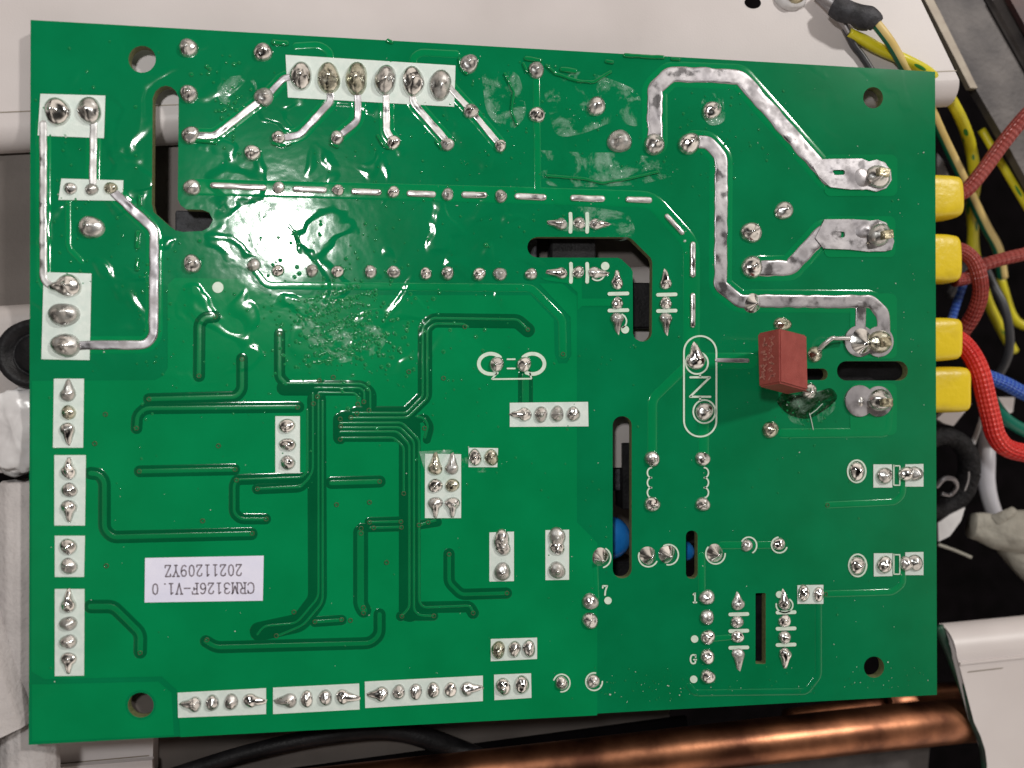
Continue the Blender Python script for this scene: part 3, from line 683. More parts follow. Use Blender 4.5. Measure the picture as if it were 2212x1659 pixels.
# ================================================================ THE CIRCUIT BOARD
board = empty('circuit_board', (0, 0, 0), 'green printed circuit board, solder side up, with white pin header blocks and tinned tracks', 'circuit board')
B = board
slotA = [(330, 212), (336, 197), (347, 188), (358, 185), (370, 188), (380, 197), (386, 212), (384, 430), (390, 443), (402, 452), (437, 453), (452, 459), (460, 475), (452, 491), (437, 499), (395, 501), (380, 498), (368, 490), (332, 458), (328, 440)]
T2 = lambda x, y: (1106 + x / 4, 414.75 + y / 4)
slotB = [T2(*p) for p in ((220, 388), (1000, 390), (1025, 400), (1045, 415), (1195, 565), (1208, 590), (1212, 620), (1208, 1210))] + circ(*T2(1126, 1210), 20.5, n=9, a0=0.1, a1=math.pi - .1) + [T2(*p) for p in ((1045, 1210), (1043, 690), (1030, 660), (945, 580), (915, 568), (220, 566))] + circ(*T2(220, 477), 22, n=9, a0=math.pi / 2 + .1, a1=1.5 * math.pi - .1)
slotC = stad(1808, 780, 1961, 822, 20.5)
slotD = stad(1725, 796, 1788, 821, 12)
slotE = stad(1323.5, 899, 1364.5, 1249, 20)
slotF = stad(1481.5, 1146, 1507, 1250, 12)
slotG = stad(1632, 1281, 1654, 1434, 2.5, 3)
holes = [circ(307, 128, 29.5, 29), circ(1886, 211, 21.5, 23), circ(1888, 1441, 22, 23), circ(304, 1523, 28, 27)]
cuts = holes + [slotA, slotB, slotC, slotD, slotE, slotF, slotG]
outline = [(66, 43), (2020, 155), (2024, 1501), (62, 1609)]
slab('laminate', [outline] + cuts, -.125, 0, M['mask_dark'], B, mat2=M['fr4'])
def pour(loops, z=.004, mat='mask_light', name='copper_area', parent=B):
    return slab(name, loops, .0015, z, M[mat], parent)
# large copper area, lower left, with its own holes
pour([[(69, 823), (335, 821), (352, 812), (362, 795), (362, 615), (378, 600), (540, 603), (562, 628), (580, 637), (1146, 638), (1196, 690), (1198, 765), (1206, 785), (1224, 785), (1234, 768), (1232, 685), (1164, 612), (1215, 613), (1232, 628), (1246, 640), (1246, 1128), (1290, 1172), (1290, 1545), (390, 1592), (382, 1490), (350, 1461), (97, 1467), (68, 1450)]])
pour([[(69, 1478), (95, 1478), (342, 1472), (371, 1497), (376, 1588), (69, 1602)], circ(304, 1523, 33, 32)])
pour([[(1168, 600), (1242, 598), (1242, 588), (1256, 588), (1257, 645), (1330, 645), (1330, 661), (1257, 661), (1247, 670), (1247, 632), (1225, 612), (1180, 606)]], .005)
# traces that are only masked copper (lighter bands)
def band(path, w, name='copper_track', mat='mask_light', h=.006, z=.0, parent=B, rnd=None):
    return ribbon(name, path, w, h, z, M[mat], parent, rnd=rnd)
band([(418, 404), (1106, 421), (1408, 431), (1494, 526), (1494, 782)], 36)
band([(1494, 779), (1620, 779)], 34)
band([(1159, 150), (1161, 412)], 15)
band([(148, 436), (148, 536), (176, 564)], 13)
band([(640, 100), (690, 97), (712, 112), (714, 135)], 16); band([(893, 140), (893, 124), (908, 113), (985, 117)], 16)
band([(1409, 985), (1409, 862), (1488, 786)], 20); band([(1520, 895), (1520, 985)], 22)
band([(553, 588), (576, 617), (1148, 622), (1214, 688), (1216, 766)], 17)
band([(1690, 936), (1918, 934), (1924, 860)], 20); band([(1560, 1178), (1680, 1177)], 16); band([(1516, 1200), (1516, 1275)], 15)
band([(1787, 1091), (1935, 1084), (1950, 1068), (1950, 1045)], 14); band([(1780, 1283), (1928, 1279), (1950, 1262), (1950, 1232)], 14)
band([(1768, 1305), (1768, 1460), (1742, 1494), (1500, 1497), (1489, 1482)], 14, mat='mask_dark')
band([(1540, 1380), (1575, 1377)], 12); band([(1285, 1210), (1288, 1290)], 12)

# tinned tracks, each on its masked halo
halo_id = 0
def tin(path, w, mat='tinned', halo=18, h=.013, rnd=None, lumps=.35, wob=.16, seed=0):
    if halo: band(path, w + halo, 'copper_track', rnd=rnd)
    return ribbon('tinned_track', path, w, h, .006, M[mat], B, 'plateau', rnd=rnd, lumps=lumps, wob=wob, step=7, seed=seed)
tin([(94, 268), (94, 602), (108, 618), (140, 622)], 16, 'tinned_bright', seed=1)
tin([(203, 268), (201, 395)], 16, 'tinned_bright', seed=2)
tin([(246, 416), (334, 497), (332, 725), (316, 745), (165, 746)], 20, 'tinned', 18, seed=3)
tin([(636, 165), (612, 170), (574, 212)], 14, seed=4); tin([(568, 214), (478, 284), (462, 294), (424, 293)], 15, 'tinned_bright', seed=5)
tin([(712, 195), (715, 219), (648, 292), (612, 298)], 15, seed=6)
tin([(771, 195), (774, 218), (772, 262), (738, 290)], 15, seed=7)
tin([(834, 195), (835, 285), (847, 302)], 15, 'tinned_bright', seed=8)
tin([(890, 200), (892, 222), (962, 302)], 15, 'tinned_bright', seed=9)
tin([(968, 185), (984, 204), (1016, 238), (1078, 312)], 13, 'tinned_bright', seed=10)
tin([(1415, 308), (1414, 192), (1448, 160), (1598, 166), (1790, 385)], 33, 'tinned', 22, rnd=10, lumps=.15, seed=11)
tin([(1500, 306), (1530, 308), (1558, 340), (1556, 618), (1598, 652), (1630, 650), (1884, 652), (1907, 678), (1908, 730)], 28, 'tinned', 22, rnd=10, lumps=.15, seed=12)
tin([(1859, 655), (1858, 730)], 22, 'tinned', 0, seed=13)
tin([(1626, 580), (1706, 579), (1780, 500), (1800, 506)], 34, 'tinned', 22, rnd=8, lumps=.15, seed=14)
tin([(1548, 778), (1614, 779)], 9, 'tinned', 0, seed=15)
for i, (x0, y0, x1, y1, w) in enumerate([(460, 401, 570, 406, 13), (638, 409, 700, 411, 14), (765, 414, 818, 416, 14), (885, 418, 935, 420, 14), (1003, 421, 1046, 422, 14), (1118, 424, 1174, 427, 14), (1238, 428, 1300, 430, 14), (1357, 431, 1402, 433, 13),
        (1440, 467, 1473, 503, 10), (1496, 528, 1496, 594, 12), (1496, 638, 1496, 703, 11)]):
    ribbon('tinned_dash', [(x0, y0), (x1, y1)], w, .03, .006, M['tinned_bright'], B, lumps=.4, wob=.1, step=7, seed=i + 30)
# big tinned pads of the mains terminals
def pad(loops, halo=None, h=.05):
    if halo: slab('copper_area', [halo], .0015, .0055, M['mask_light'], B)
    return slab('tinned_pad', loops, .003, .03, M['tinned'], B)
T3 = lambda x, y, r=0: (1659 + x / 4, 414.75 * r + y / 4)
pad([[T3(*p) for p in ((470, 1380), (560, 1378), (800, 1375), (860, 1400), (930, 1385), (1000, 1410), (1050, 1480), (1058, 1560), (1010, 1630), (930, 1659), (850, 1640), (700, 1640), (530, 1620), (430, 1530), (380, 1440))], stad(1796, 368, 1823, 379, 5, 4)[::-1]], stad(1780, 334, 1938, 424, 14, 5))
pad([[T3(x, y, 1) for x, y in ((480, 240), (700, 238), (830, 245), (870, 252), (940, 242), (1010, 270), (1050, 340), (1080, 430), (1060, 500), (1000, 515), (920, 515), (860, 518), (700, 500), (470, 490), (400, 400))], stad(1797, 501, 1823, 514, 5, 4)[::-1]], stad(1780, 467, 1934, 556, 14, 5))
slab('copper_area', [stad(1836, 634, 1937, 775, 14, 6)], .0015, .0052, M['mask_light'], B); slab('copper_area', [stad(1836, 828, 1937, 940, 14, 6)], .0015, .0052, M['mask_light'], B)
slab('tinned_pad', [circ(1855, 737, 32, 34)], .003, .028, M['tinned'], B); slab('tinned_pad', [circ(1897, 738, 31, 33)], .002, .026, M['tinned'], B)
slab('tinned_pad', [circ(1855, 866, 31, 34)], .003, .028, M['tinned'], B); slab('tinned_pad', [circ(1896, 867, 30, 33)], .002, .026, M['tinned'], B)
joint(1862, 385, 26, 26, .05, parent=B, kind='flat', mat='tinned'); joint(1893, 383, 28, 27, .16, parent=B, pin=(0, -4, 13, 9, .05))
joint(1864, 500, 24, 22, .045, parent=B, kind='flat', mat='tinned'); joint(1896, 508, 25, 27, .17, parent=B, pin=(4, 4, 12, 9, .05))
joint(1858, 735, 31, 33, .18, parent=B, kind='cone'); joint(1898, 738, 26, 27, .16, parent=B, mat='solder_dirty', pin=(2, 2, 12, 10, .04))
joint(1897, 864, 25, 27, .17, parent=B, pin=(3, 5, 12, 9, .05)); joint(1857, 868, 7, 14, .05, parent=B)

# masked fine tracks in their gaps
def moat(path, w, gw=None, extra=(), rnd=None):
    ribbon('isolation_gap', path, w, .0035, .0035, M['mask_gap'], B, 'round', rnd=rnd)
    for p, tw in extra: ribbon('fine_track', p, tw, .0045, .004, M['mask_trace'], B, rnd=rnd)
def mt(path, w=27, tw=11, rnd=None): moat(path, w, extra=[(path, tw)], rnd=rnd)
mt([(464, 684), (442, 686), (431, 700), (430, 812)], 27, 11, 14)
mt([(523, 775), (523, 842), (510, 857), (322, 862)], 26, 11, 10)
mt([(645, 879), (314, 882), (297, 897), (295, 925)], 26, 10, 12)
moat([(604, 722), (604, 815), (618, 829)], 25, extra=[([(604, 722), (604, 815), (618, 829)], 10)])
# upper fan: three tracks turning down at the right
moat([(614, 838), (780, 838), (797, 850), (797, 888)], 34, extra=[([(612, 828), (782, 829), (800, 843), (800, 892)], 5), ([(680, 838), (778, 838), (787, 846), (787, 870)], 5), ([(690, 848), (766, 849), (773, 857), (772, 872)], 5)], rnd=8)
# vertical bus of four
bus = [(676, 858), (682, 1000), (686, 1290), (640, 1346), (560, 1360)]
moat([(684, 862), (686, 1295), (648, 1345), (560, 1364)], 42, extra=[
    ([(664, 885), (664, 1018), (652, 1031), (512, 1036)], 5), ([(676, 850), (676, 1020), (652, 1050), (558, 1055)], 5),
    ([(688, 850), (688, 1290), (640, 1346), (570, 1352), (556, 1370)], 5), ([(697, 866), (697, 1300), (655, 1350), (600, 1373)], 5)], rnd=14)
moat([(652, 1032), (512, 1036), (506, 1048), (506, 1108), (520, 1121), (574, 1121)], 24, extra=[([(512, 1036), (506, 1048), (506, 1108), (520, 1121), (574, 1121)], 7)], rnd=10)
moat([(556, 1056), (650, 1052), (668, 1030)], 24, extra=[], rnd=10)
ribbon('fine_track', [(556, 1056), (650, 1052), (668, 1032)], 5, .0045, .004, M['mask_trace'], B)
# horizontal fan of the controller and the second vertical bus
moat([(734, 906), (734, 945)], 30, extra=[]); moat([(745, 907), (870, 907)], 42, extra=[]); moat([(745, 932), (868, 932)], 46, extra=[])
moat([(885, 920), (885, 1320)], 48, extra=[], rnd=4); moat([(770, 893), (880, 893), (918, 856), (918, 708), (936, 692), (1118, 694), (1140, 713)], 32, extra=[], rnd=8)
for p in ([(762, 892), (878, 892), (913, 856), (913, 706), (934, 687), (1118, 690), (1140, 712)], [(757, 903), (880, 902), (923, 860), (923, 712), (938, 699), (1002, 700), (1010, 706)],
          [(735, 914), (868, 913), (905, 950), (905, 1300), (915, 1312), (1015, 1308), (1022, 1322)], [(735, 924), (864, 923), (894, 954), (894, 1318), (906, 1329), (935, 1330)],
          [(735, 933), (858, 932), (884, 960), (884, 1312), (868, 1330)], [(735, 946), (850, 945), (872, 965), (872, 1060)]):
    if len(p) > 5: pass
    ribbon('fine_track', p, 5, .0045, .0055, M['mask_trace'], B, rnd=8)
moat([(905, 1312), (1014, 1310), (1022, 1324)], 26, extra=[], rnd=8); moat([(900, 1330), (936, 1330)], 22, extra=[]); moat([(866, 1331), (884, 1318)], 22, extra=[])
moat([(905, 905), (918, 902), (930, 922), (922, 950)], 18, extra=[([(902, 900), (915, 903), (925, 918), (918, 945)], 6)], rnd=10)
mt([(716, 1043), (820, 1040)], 27, 12); mt([(302, 1018), (506, 1014)], 26, 11)
mt([(196, 1022), (214, 1024), (226, 1040), (226, 1143), (243, 1160), (543, 1153)], 28, 12, 12)
mt([(196, 1310), (245, 1310), (304, 1368), (303, 1408)], 30, 14, 12)
mt([(445, 1385), (467, 1398), (800, 1389), (820, 1371), (820, 1327)], 27, 11, 12)
mt([(779, 1150), (779, 1305), (786, 1318)], 33, 17, 6); moat([(798, 1128), (868, 1126)], 22, extra=[([(798, 1128), (868, 1126)], 6)]); moat([(780, 1140), (866, 1138)], 20, extra=[([(800, 1140), (866, 1138)], 6)])
mt([(970, 1196), (970, 1258), (996, 1284), (1094, 1281)], 25, 9, 10); mt([(680, 1343), (738, 1339)], 23, 8)
mt([(1135, 812), (1135, 868)], 33, 17); moat([(905, 1134), (945, 1128)], 20, extra=[([(908, 1134), (923, 1128), (940, 1124)], 6)])

# vias: ring with a dark bore, one mesh for all
import bmesh
def via_mesh():
    vs, fs, fm = [], [], []; n = 14; prof = [(.032, 0), (.030, .008), (.024, .010), (.020, .008), (.017, -.01)]
    for k in range(n):
        a = 2 * math.pi * k / n
        for r, z in prof: vs.append((r * math.cos(a), r * math.sin(a), z))
    m = len(prof)
    for k in range(n):
        for i in range(m - 1): a, b = k * m + i, ((k + 1) % n) * m + i; fs.append((a, b, b + 1, a + 1)); fm.append(1 if i == m - 2 else 0)
    fs.append(tuple(k * m + m - 1 for k in range(n))); fm.append(1)
    me = bpy.data.meshes.new('via'); me.from_pydata(vs, [], fs); me.materials.append(M['via']); me.materials.append(M['hole'])
    me.polygons.foreach_set('material_index', fm); me.polygons.foreach_set('use_smooth', [True] * len(fs)); return me
VM = via_mesh()
for x, y in [(228, 895), (205, 958), (472, 963), (438, 1125), (230, 1222), (883, 803), (958, 817), (835, 1215), (727, 1090), (798, 1085), (635, 1322), (680, 1343), (738, 1338), (757, 1340), (785, 1312), (785, 1324), (868, 1331), (937, 1330), (1022, 1324), (970, 1197), (1095, 1281), (303, 1410), (447, 1382), (597, 1373), (545, 1152), (575, 1121), (508, 1014), (511, 1037), (301, 1018), (820, 1040),
             (556, 1056), (735, 905), (736, 921), (735, 949), (758, 902), (771, 893), (786, 868), (797, 886), (773, 873), (686, 857), (677, 872), (643, 880), (917, 925), (872, 1066), (866, 1127), (867, 1139), (798, 1128), (807, 1140), (780, 1141), (780, 1152), (905, 1134), (925, 1128), (465, 684), (430, 812), (604, 722), (523, 776), (322, 862), (295, 925), (1140, 712), (1004, 706), (1216, 765), (720, 815), (690, 822), (1787, 1091), (1783, 1283)]:
    o = bpy.data.objects.new('via', VM); COL.objects.link(o); o.parent = B; p = at(x, y); o.location = (p.x, p.y, .003)

# white header blocks with their solder joints
def block(poly, joints, name='header_footprint', mat='silk'):
    b_ = slab(name, [poly], .0035, .009, M[mat], B)
    for j in joints:
        x, y, rx, ry = j[:4]; kw = j[4] if len(j) > 4 else {}
        joint(x, y, rx, ry, parent=b_, z=.010, **kw)
    return b_
TL = lambda dx, dy: dict(tail=(dx, dy))
block([(88, 203), (228, 207), (225, 299), (82, 293)], [(125, 242, 29, 32), (194, 240, 27, 31)])
block([(133, 386), (267, 390), (265, 434), (127, 432)], [(153, 408, 15, 15), (199, 410, 15, 14), (240, 407, 15, 14, dict(mat='solder_dirty'))])
block([(95, 588), (198, 591), (194, 778), (90, 776)], [(148, 618, 32, 25, dict(tail=(-40, 2))), (139, 680, 34, 27), (143, 746, 33, 27)])
block([(617, 119), (984, 142), (981, 231), (622, 211)], [(650, 165, 24, 34), (710, 170, 25, 36, dict(mat='solder_dirty')), (770, 171, 25, 36, dict(mat='solder_dirty')), (832, 174, 25, 34), (892, 177, 25, 35), (951, 184, 24, 36)])
block([(117, 818), (182, 818), (180, 967), (115, 967)], [(148, 851, 18, 17, TL(0, -28)), (149, 891, 17, 16, dict(mat='solder_dirty')), (147, 928, 17, 17, TL(2, 32))])
block([(118, 983), (186, 983), (184, 1135), (118, 1135)], [(150, 1019, 18, 17, TL(0, -30)), (151, 1058, 18, 17), (150, 1095, 18, 17, TL(1, 32))])
block([(119, 1157), (184, 1157), (182, 1246), (119, 1246)], [(149, 1180, 20, 18), (150, 1222, 20, 18)])
block([(119, 1272), (183, 1272), (182, 1459), (119, 1460)], [(149, 1306, 18, 17, TL(0, -30)), (149, 1346, 20, 16), (149, 1385, 20, 16), (149, 1423, 18, 16, TL(0, 32))])
block([(384, 1496), (575, 1486), (575, 1542), (385, 1550)], [(421, 1520, 16, 17, TL(-32, 0)), (459, 1517, 15, 19), (500, 1515, 16, 18), (541, 1512, 16, 17, TL(32, 3))])
block([(590, 1485), (776, 1476), (777, 1532), (590, 1542)], [(626, 1512, 16, 17, TL(-30, 2)), (663, 1509, 15, 19), (703, 1506, 15, 19), (741, 1504, 16, 18, TL(33, 4))])
block([(788, 1472), (1043, 1459), (1043, 1514), (789, 1529)], [(824, 1498, 16, 17, TL(-32, 2)), (861, 1494, 15, 17), (898, 1493, 15, 18), (936, 1490, 15, 18), (973, 1489, 15, 17), (1009, 1487, 15, 17, TL(32, -2))])
block([(1067, 1457), (1147, 1454), (1148, 1507), (1068, 1512)], [(1087, 1482, 17, 20), (1127, 1478, 17, 20)])
block([(1060, 1380), (1160, 1377), (1160, 1423), (1060, 1428)], [(1076, 1403, 15, 20, dict(mat='solder_dirty')), (1111, 1401, 14, 19), (1142, 1400, 15, 19)])
block([(595, 899), (648, 899), (648, 1022), (595, 1022)], [(620, 920, 19, 17), (622, 960, 19, 15), (622, 999, 18, 16)])
block([(918, 980), (996, 981), (996, 1119), (918, 1119)], [(940, 1011, 16, 16, dict(tail=(1, -32), mat='solder_dirty')), (976, 1011, 15, 15, TL(1, -32)), (940, 1049, 17, 16), (977, 1048, 16, 15, dict(mat='solder_dirty')), (940, 1087, 17, 15, TL(1, 30)), (977, 1087, 17, 15, TL(0, 30))])
block([(1012, 967), (1076, 968), (1074, 1009), (1012, 1009)], [(1026, 988, 15, 19), (1061, 988, 15, 19, dict(mat='solder_dirty'))])
block([(1101, 870), (1270, 868), (1271, 921), (1101, 922)], [(1133, 895, 15, 17, TL(-30, 0)), (1168, 895, 15, 18), (1203, 894, 15, 18), (1238, 894, 15, 18)])
block([(1057, 1150), (1110, 1148), (1110, 1255), (1057, 1256)], [(1083, 1166, 18, 24), (1086, 1182, 18, 18), (1085, 1234, 19, 20)])
block([(1178, 1145), (1229, 1144), (1229, 1252), (1178, 1253)], [(1203, 1160, 18, 24), (1203, 1182, 18, 17), (1203, 1231, 19, 19)])
block([(1886, 1003), (1926, 1003), (1927, 1053), (1886, 1053)], [(1909, 1027, 17, 20)])
block([(1955, 1003), (1994, 1002), (1994, 1051), (1955, 1051)], [(1957, 1023, 17, 17), (1975, 1023, 17, 17)])
block([(1887, 1195), (1927, 1195), (1927, 1244), (1887, 1245)], [(1909, 1219, 17, 20)])
block([(1955, 1193), (1994, 1192), (1994, 1242), (1955, 1242)], [(1957, 1217, 15, 16), (1975, 1215, 17, 19)])
block([(1722, 1264), (1778, 1263), (1778, 1304), (1722, 1304)], [(1735, 1281, 13, 19), (1767, 1283, 12, 17)])

# single solder joints
for x, y, r in [(407, 104, 21), (408, 203, 20), (412, 292, 20), (568, 113, 21), (570, 210, 21), (545, 330, 19), (415, 405, 19), (415, 570, 21), (602, 406, 14), (730, 411, 14), (850, 415, 14), (967, 420, 14), (1082, 424, 14),
                (548, 573, 15), (600, 585, 14), (674, 585, 14), (729, 587, 15), (800, 587, 15), (850, 588, 15), (920, 591, 14), (967, 590, 15), (1035, 592, 15), (1080, 592, 15), (1147, 592, 14),
                (602, 297, 16), (728, 298, 16), (850, 308, 16), (966, 312, 15), (1081, 315, 14), (1013, 138, 21), (1017, 240, 17), (1158, 152, 18), (1160, 248, 18), (1288, 230, 21), (1338, 305, 26), (1413, 312, 23), (1489, 310, 24), (1537, 239, 21), (1693, 455, 20), (1623, 502, 23), (1624, 577, 24),
                (1409, 991, 17), (1518, 991, 16), (1409, 1089, 17), (1518, 1089, 16), (1275, 1299, 18), (1275, 1340, 18), (1527, 1290, 17), (1527, 1333, 16), (1529, 1376, 16), (1528, 1418, 16), (1529, 1461, 16), (1073, 787, 17), (1132, 787, 17)]:
    joint(x, y, r, parent=B, z=.006)
joint(197, 491, 29, 25, parent=B)
joint(1624, 655, 21, 21, .15, parent=B, kind='cone')
joint(1503, 779, 21, 21, parent=B, tail=(-4, -38)); joint(1521, 889, 20, 20, parent=B)
joint(1690, 700, 19, 15, parent=B, mat='solder_dirty'); joint(1748, 845, 16, 18, parent=B); joint(1664, 928, 17, 19, parent=B, mat='solder_dirty'); joint(1760, 765, 16, 17, parent=B, mat='solder_dirty')
for x, y, r in [(1297, 1203, 19), (1399, 1200, 19), (1441, 1197, 19), (1544, 1195, 19)]: joint(x, y, r, parent=B, kind='cone')
for x, y, r in [(1613, 1178, 13), (1682, 1175, 14), (1213, 1475, 15), (1281, 1471, 15)]: joint(x, y, r, parent=B)
for x, y in [(1850, 1018), (1851, 1221)]: joint(x, y, 17, 21, parent=B)
# optocoupler and driver pins
for x, y, t in [(1212, 484, (-32, -4)), (1251, 482, None), (1286, 484, (32, 0)), (1212, 590, (-32, -3)), (1249, 588, None), (1284, 589, (33, 3)),
                (1333, 612, (0, -28)), (1333, 655, None), (1333, 688, (2, 34)), (1438, 612, (-1, -28)), (1438, 655, None), (1438, 688, (2, 36)),
                (1594, 1305, (-1, -26)), (1592, 1343, None), (1593, 1375, None), (1595, 1413, (1, 36)), (1694, 1304, (-2, -28)), (1695, 1341, None), (1695, 1376, None), (1696, 1412, (0, 32))]:
    joint(x, y, 14, 13.5 if t else 14, parent=B, tail=t, ratio=.22)

# printed marks
def mark(name, path, w, rnd=None, parent=B): return ribbon(name, path, w, .0035, .0065, M['silk_mark'], parent, 'flat', rnd=rnd if rnd is not None else 2)
def arc(x, y, rx, ry, a0, a1, n=18): return [(x + rx * math.cos(math.radians(a0 + (a1 - a0) * i / (n - 1))), y + ry * math.sin(math.radians(a0 + (a1 - a0) * i / (n - 1)))) for i in range(n)]
for x, y0, y1 in [(1232, 462, 501), (1268, 462, 501), (1233, 570, 609), (1268, 570, 609)]: mark('printed_bar', [(x, y0), (x + 1, (y0 + y1) / 2), (x, y1)], 8)
for x0, x1, y in [(1316, 1355, 635), (1316, 1355, 671), (1421, 1459, 637), (1421, 1459, 672), (1577, 1614, 1327), (1577, 1614, 1363), (1577, 1614, 1399), (1679, 1716, 1323), (1679, 1716, 1358), (1679, 1716, 1393)]: mark('printed_bar', [(x0, y), (x1, y - 1)], 8)
for x, y, r in [(1307, 575, 9), (1350, 712, 8.5), (1313, 1297, 8), (1500, 1380, 8), (1498, 1467, 8), (1683, 1284, 7.5), (471, 621, 12)]: slab('printed_dot', [circ(x, y, r)], .004, .010, M['silk_mark'], B)
for x, y, rx, ry, a0, a1 in [(1298, 1204, 21, 22, -60, 75), (1400, 1202, 21, 22, 30, 200), (1444, 1198, 21, 22, -120, 100), (1545, 1196, 21, 22, 0, 220), (1617, 1178, 17, 18, -150, 60), (1683, 1177, 17, 17, 20, 260), (1213, 1475, 18, 19, -160, 95), (1283, 1472, 18, 19, 0, 280), (1694, 1307, 18, 16, -50, 190), (1290, 589, 16, 17, -10, 130), (1334, 694, 19, 17, -60, 60)]:
    mark('printed_ring', arc(x, y, rx, ry, a0, a1), 3.2)
for x, y, rx, ry in [(1850, 1018, 19.5, 24), (1852, 1221, 19, 24), (1521, 889, 24, 25), (1505, 784, 24, 24)]: mark('printed_ring', arc(x, y, rx, ry, -88, 270, 30), 3.6)
mark('printed_ring', arc(1060, 786, 26, 22, 60, 320), 8); mark('printed_ring', arc(1150, 786, 26, 22, -140, 120), 8)
mark('printed_line', [(1096, 776), (1112, 776)], 3.5); mark('printed_line', [(1096, 796), (1112, 796)], 3.5)
mark('printed_outline', [(1074, 806), (1062, 819), (1148, 818), (1144, 805)], 3.5)
st_ = stad(1477, 726, 1547, 943, 34.5, 12); mark('printed_outline', st_ + [st_[0]], 3.8)
mark('printed_symbol', [(1512, 808), (1512, 815)], 4); mark('printed_symbol', [(1491, 815), (1533, 815), (1490, 857), (1534, 857)], 4.6, 1); mark('printed_symbol', [(1512, 857), (1512, 866)], 4)
for x, sgn in ((1405, -1), (1523, 1)):
    for k in range(3): mark('printed_coil', arc(x + (2 if sgn < 0 else -2), 1021 + 21.5 * k, 9, 11, 90 if sgn < 0 else -90, 270 if sgn < 0 else 90, 12), 3.2)
for x, y in ((1930, 1006), (1930, 1198)): mark('printed_outline', [(x, y), (x + 13, y), (x + 13, y + 42), (x, y + 42), (x, y - 1)], 2.6, 1)

# stroke letters with serifs, on a 6 x 10 grid (y up)
G = {'C': [[(5.6, 7.2), (5.4, 9.8)], [(5.5, 8.2), (4.6, 9.6), (3, 10), (1.2, 9), (.5, 6.6), (.5, 3.4), (1.2, 1), (3, 0), (4.7, .5), (5.6, 2)]],
     'R': [[(1.3, 0), (1.3, 10)], [(.2, 0), (2.4, 0)], [(.2, 10), (3.6, 10), (4.9, 9.2), (5, 6.6), (3.8, 5.3), (1.3, 5.2)], [(3.2, 5.2), (4.8, .4), (5.9, 0)]],
     'M': [[(1, 0), (1, 10)], [(5, 0), (5, 10)], [(.2, 10), (1, 10), (3, 3), (5, 10), (5.8, 10)], [(.2, 0), (1.8, 0)], [(4.2, 0), (5.8, 0)]],
     '3': [[(.8, 8.4), (1.8, 9.8), (3.4, 10), (4.9, 9), (4.9, 6.6), (3.4, 5.4), (2.4, 5.3)], [(3.4, 5.4), (5.2, 4.2), (5.2, 1.4), (3.8, .1), (2, .1), (.7, 1.6)]],
     '1': [[(1.6, 8.6), (3.1, 10), (3.1, 0)], [(1.6, 0), (4.6, 0)]],
     '2': [[(.9, 7.6), (1.4, 9.4), (3.1, 10), (4.8, 9.2), (5, 7.2), (3.8, 4.6), (.8, 0), (5.2, 0), (5.4, 1.6)]],
     '6': [[(4.9, 8.8), (3.8, 10), (2, 9.2), (.9, 6.4), (.8, 2.8), (2, .2), (3.8, .1), (5.1, 1.6), (5, 4.4), (3.6, 5.8), (2, 5.4), (.9, 4)]],
     'F': [[(1.4, 0), (1.4, 10)], [(.3, 0), (2.7, 0)], [(.3, 10), (5.3, 10), (5.4, 8)], [(1.4, 5.2), (4, 5.2)], [(4, 6.4), (4, 4)]],
     '-': [[(.6, 4.6), (5.4, 4.6)]], '.': [[(1.2, .3), (1.9, .3)]],
     'V': [[(.8, 10), (3, 0), (5.2, 10)], [(0, 10), (1.9, 10)], [(4.2, 10), (6, 10)]],
     '0': [[(3, 10), (1.4, 8.8), (.8, 5), (1.4, 1.2), (3, 0), (4.6, 1.2), (5.2, 5), (4.6, 8.8), (3, 10)]],
     '9': [[(1.1, 1.2), (2.2, 0), (4, .8), (5.1, 3.6), (5.2, 7.2), (4, 9.8), (2.2, 9.9), (.9, 8.4), (1, 5.6), (2.4, 4.2), (4, 4.6), (5.1, 6)]],
     'Y': [[(.8, 10), (3, 5), (5.2, 10)], [(3, 5), (3, 0)], [(0, 10), (1.9, 10)], [(4.2, 10), (6, 10)], [(1.9, 0), (4.1, 0)]],
     'Z': [[(.8, 8), (.8, 10), (5.2, 10), (.7, 0), (5.4, 0), (5.5, 2)]],
     '7': [[(.8, 7.8), (.9, 9.8), (5.2, 9.8), (3.4, 4.6), (3, 0)]],
     'G': [[(5.2, 7.4), (5.2, 9.6)], [(5.2, 8.4), (4.4, 9.7), (2.8, 10), (1.1, 8.8), (.5, 6), (.6, 3), (1.4, .8), (3, 0), (4.4, .4), (5, 1.4), (5, 4.4)], [(3.6, 4.4), (5.8, 4.4)]]}
def write(name, text, x, y, cw, chh, sw, mat, parent, ux=(1, 0), uy=(0, -1), z=.011):
    """stroke text from the baseline start (x, y); ux, uy = pixel direction of reading and of letter height"""
    J = ([], [])
    for i, c in enumerate(text):
        for s in G.get(c, []):
            p = [(x + ux[0] * cw * (i + a / 6.9) + uy[0] * chh * b_ / 10, y + ux[1] * cw * (i + a / 6.9) + uy[1] * chh * b_ / 10) for a, b_ in s]
            ribbon('', p, sw, .0015, z, None, None, 'flat', rnd=.6, join=J)
    return mesh(name, J[0], J[1], mat, parent, False)
stk = slab('paper_sticker', [[(314, 1205), (570, 1200), (568, 1297), (313, 1301)]], .0045, .013, M['paper'], B)
write('printed_text', 'CRM3126F-V1.0', 550, 1258, 17.2, 23, 3.2, M['ink'], stk, (-1, .012), (0, 1), .0132)
write('printed_text', '20211209YZ', 524, 1219, 17.0, 24, 3.2, M['ink'], stk, (-1, .012), (0, 1), .0132)
write('printed_digit', '7', 1300, 1285, 15, 20, 3.6, M['silk_mark'], B, z=.008); write('printed_digit', '1', 1494, 1301, 15, 20, 3.4, M['silk_mark'], B, z=.008); write('printed_letter', 'G', 1490, 1433, 16, 19, 3.4, M['silk_mark'], B, z=.008)

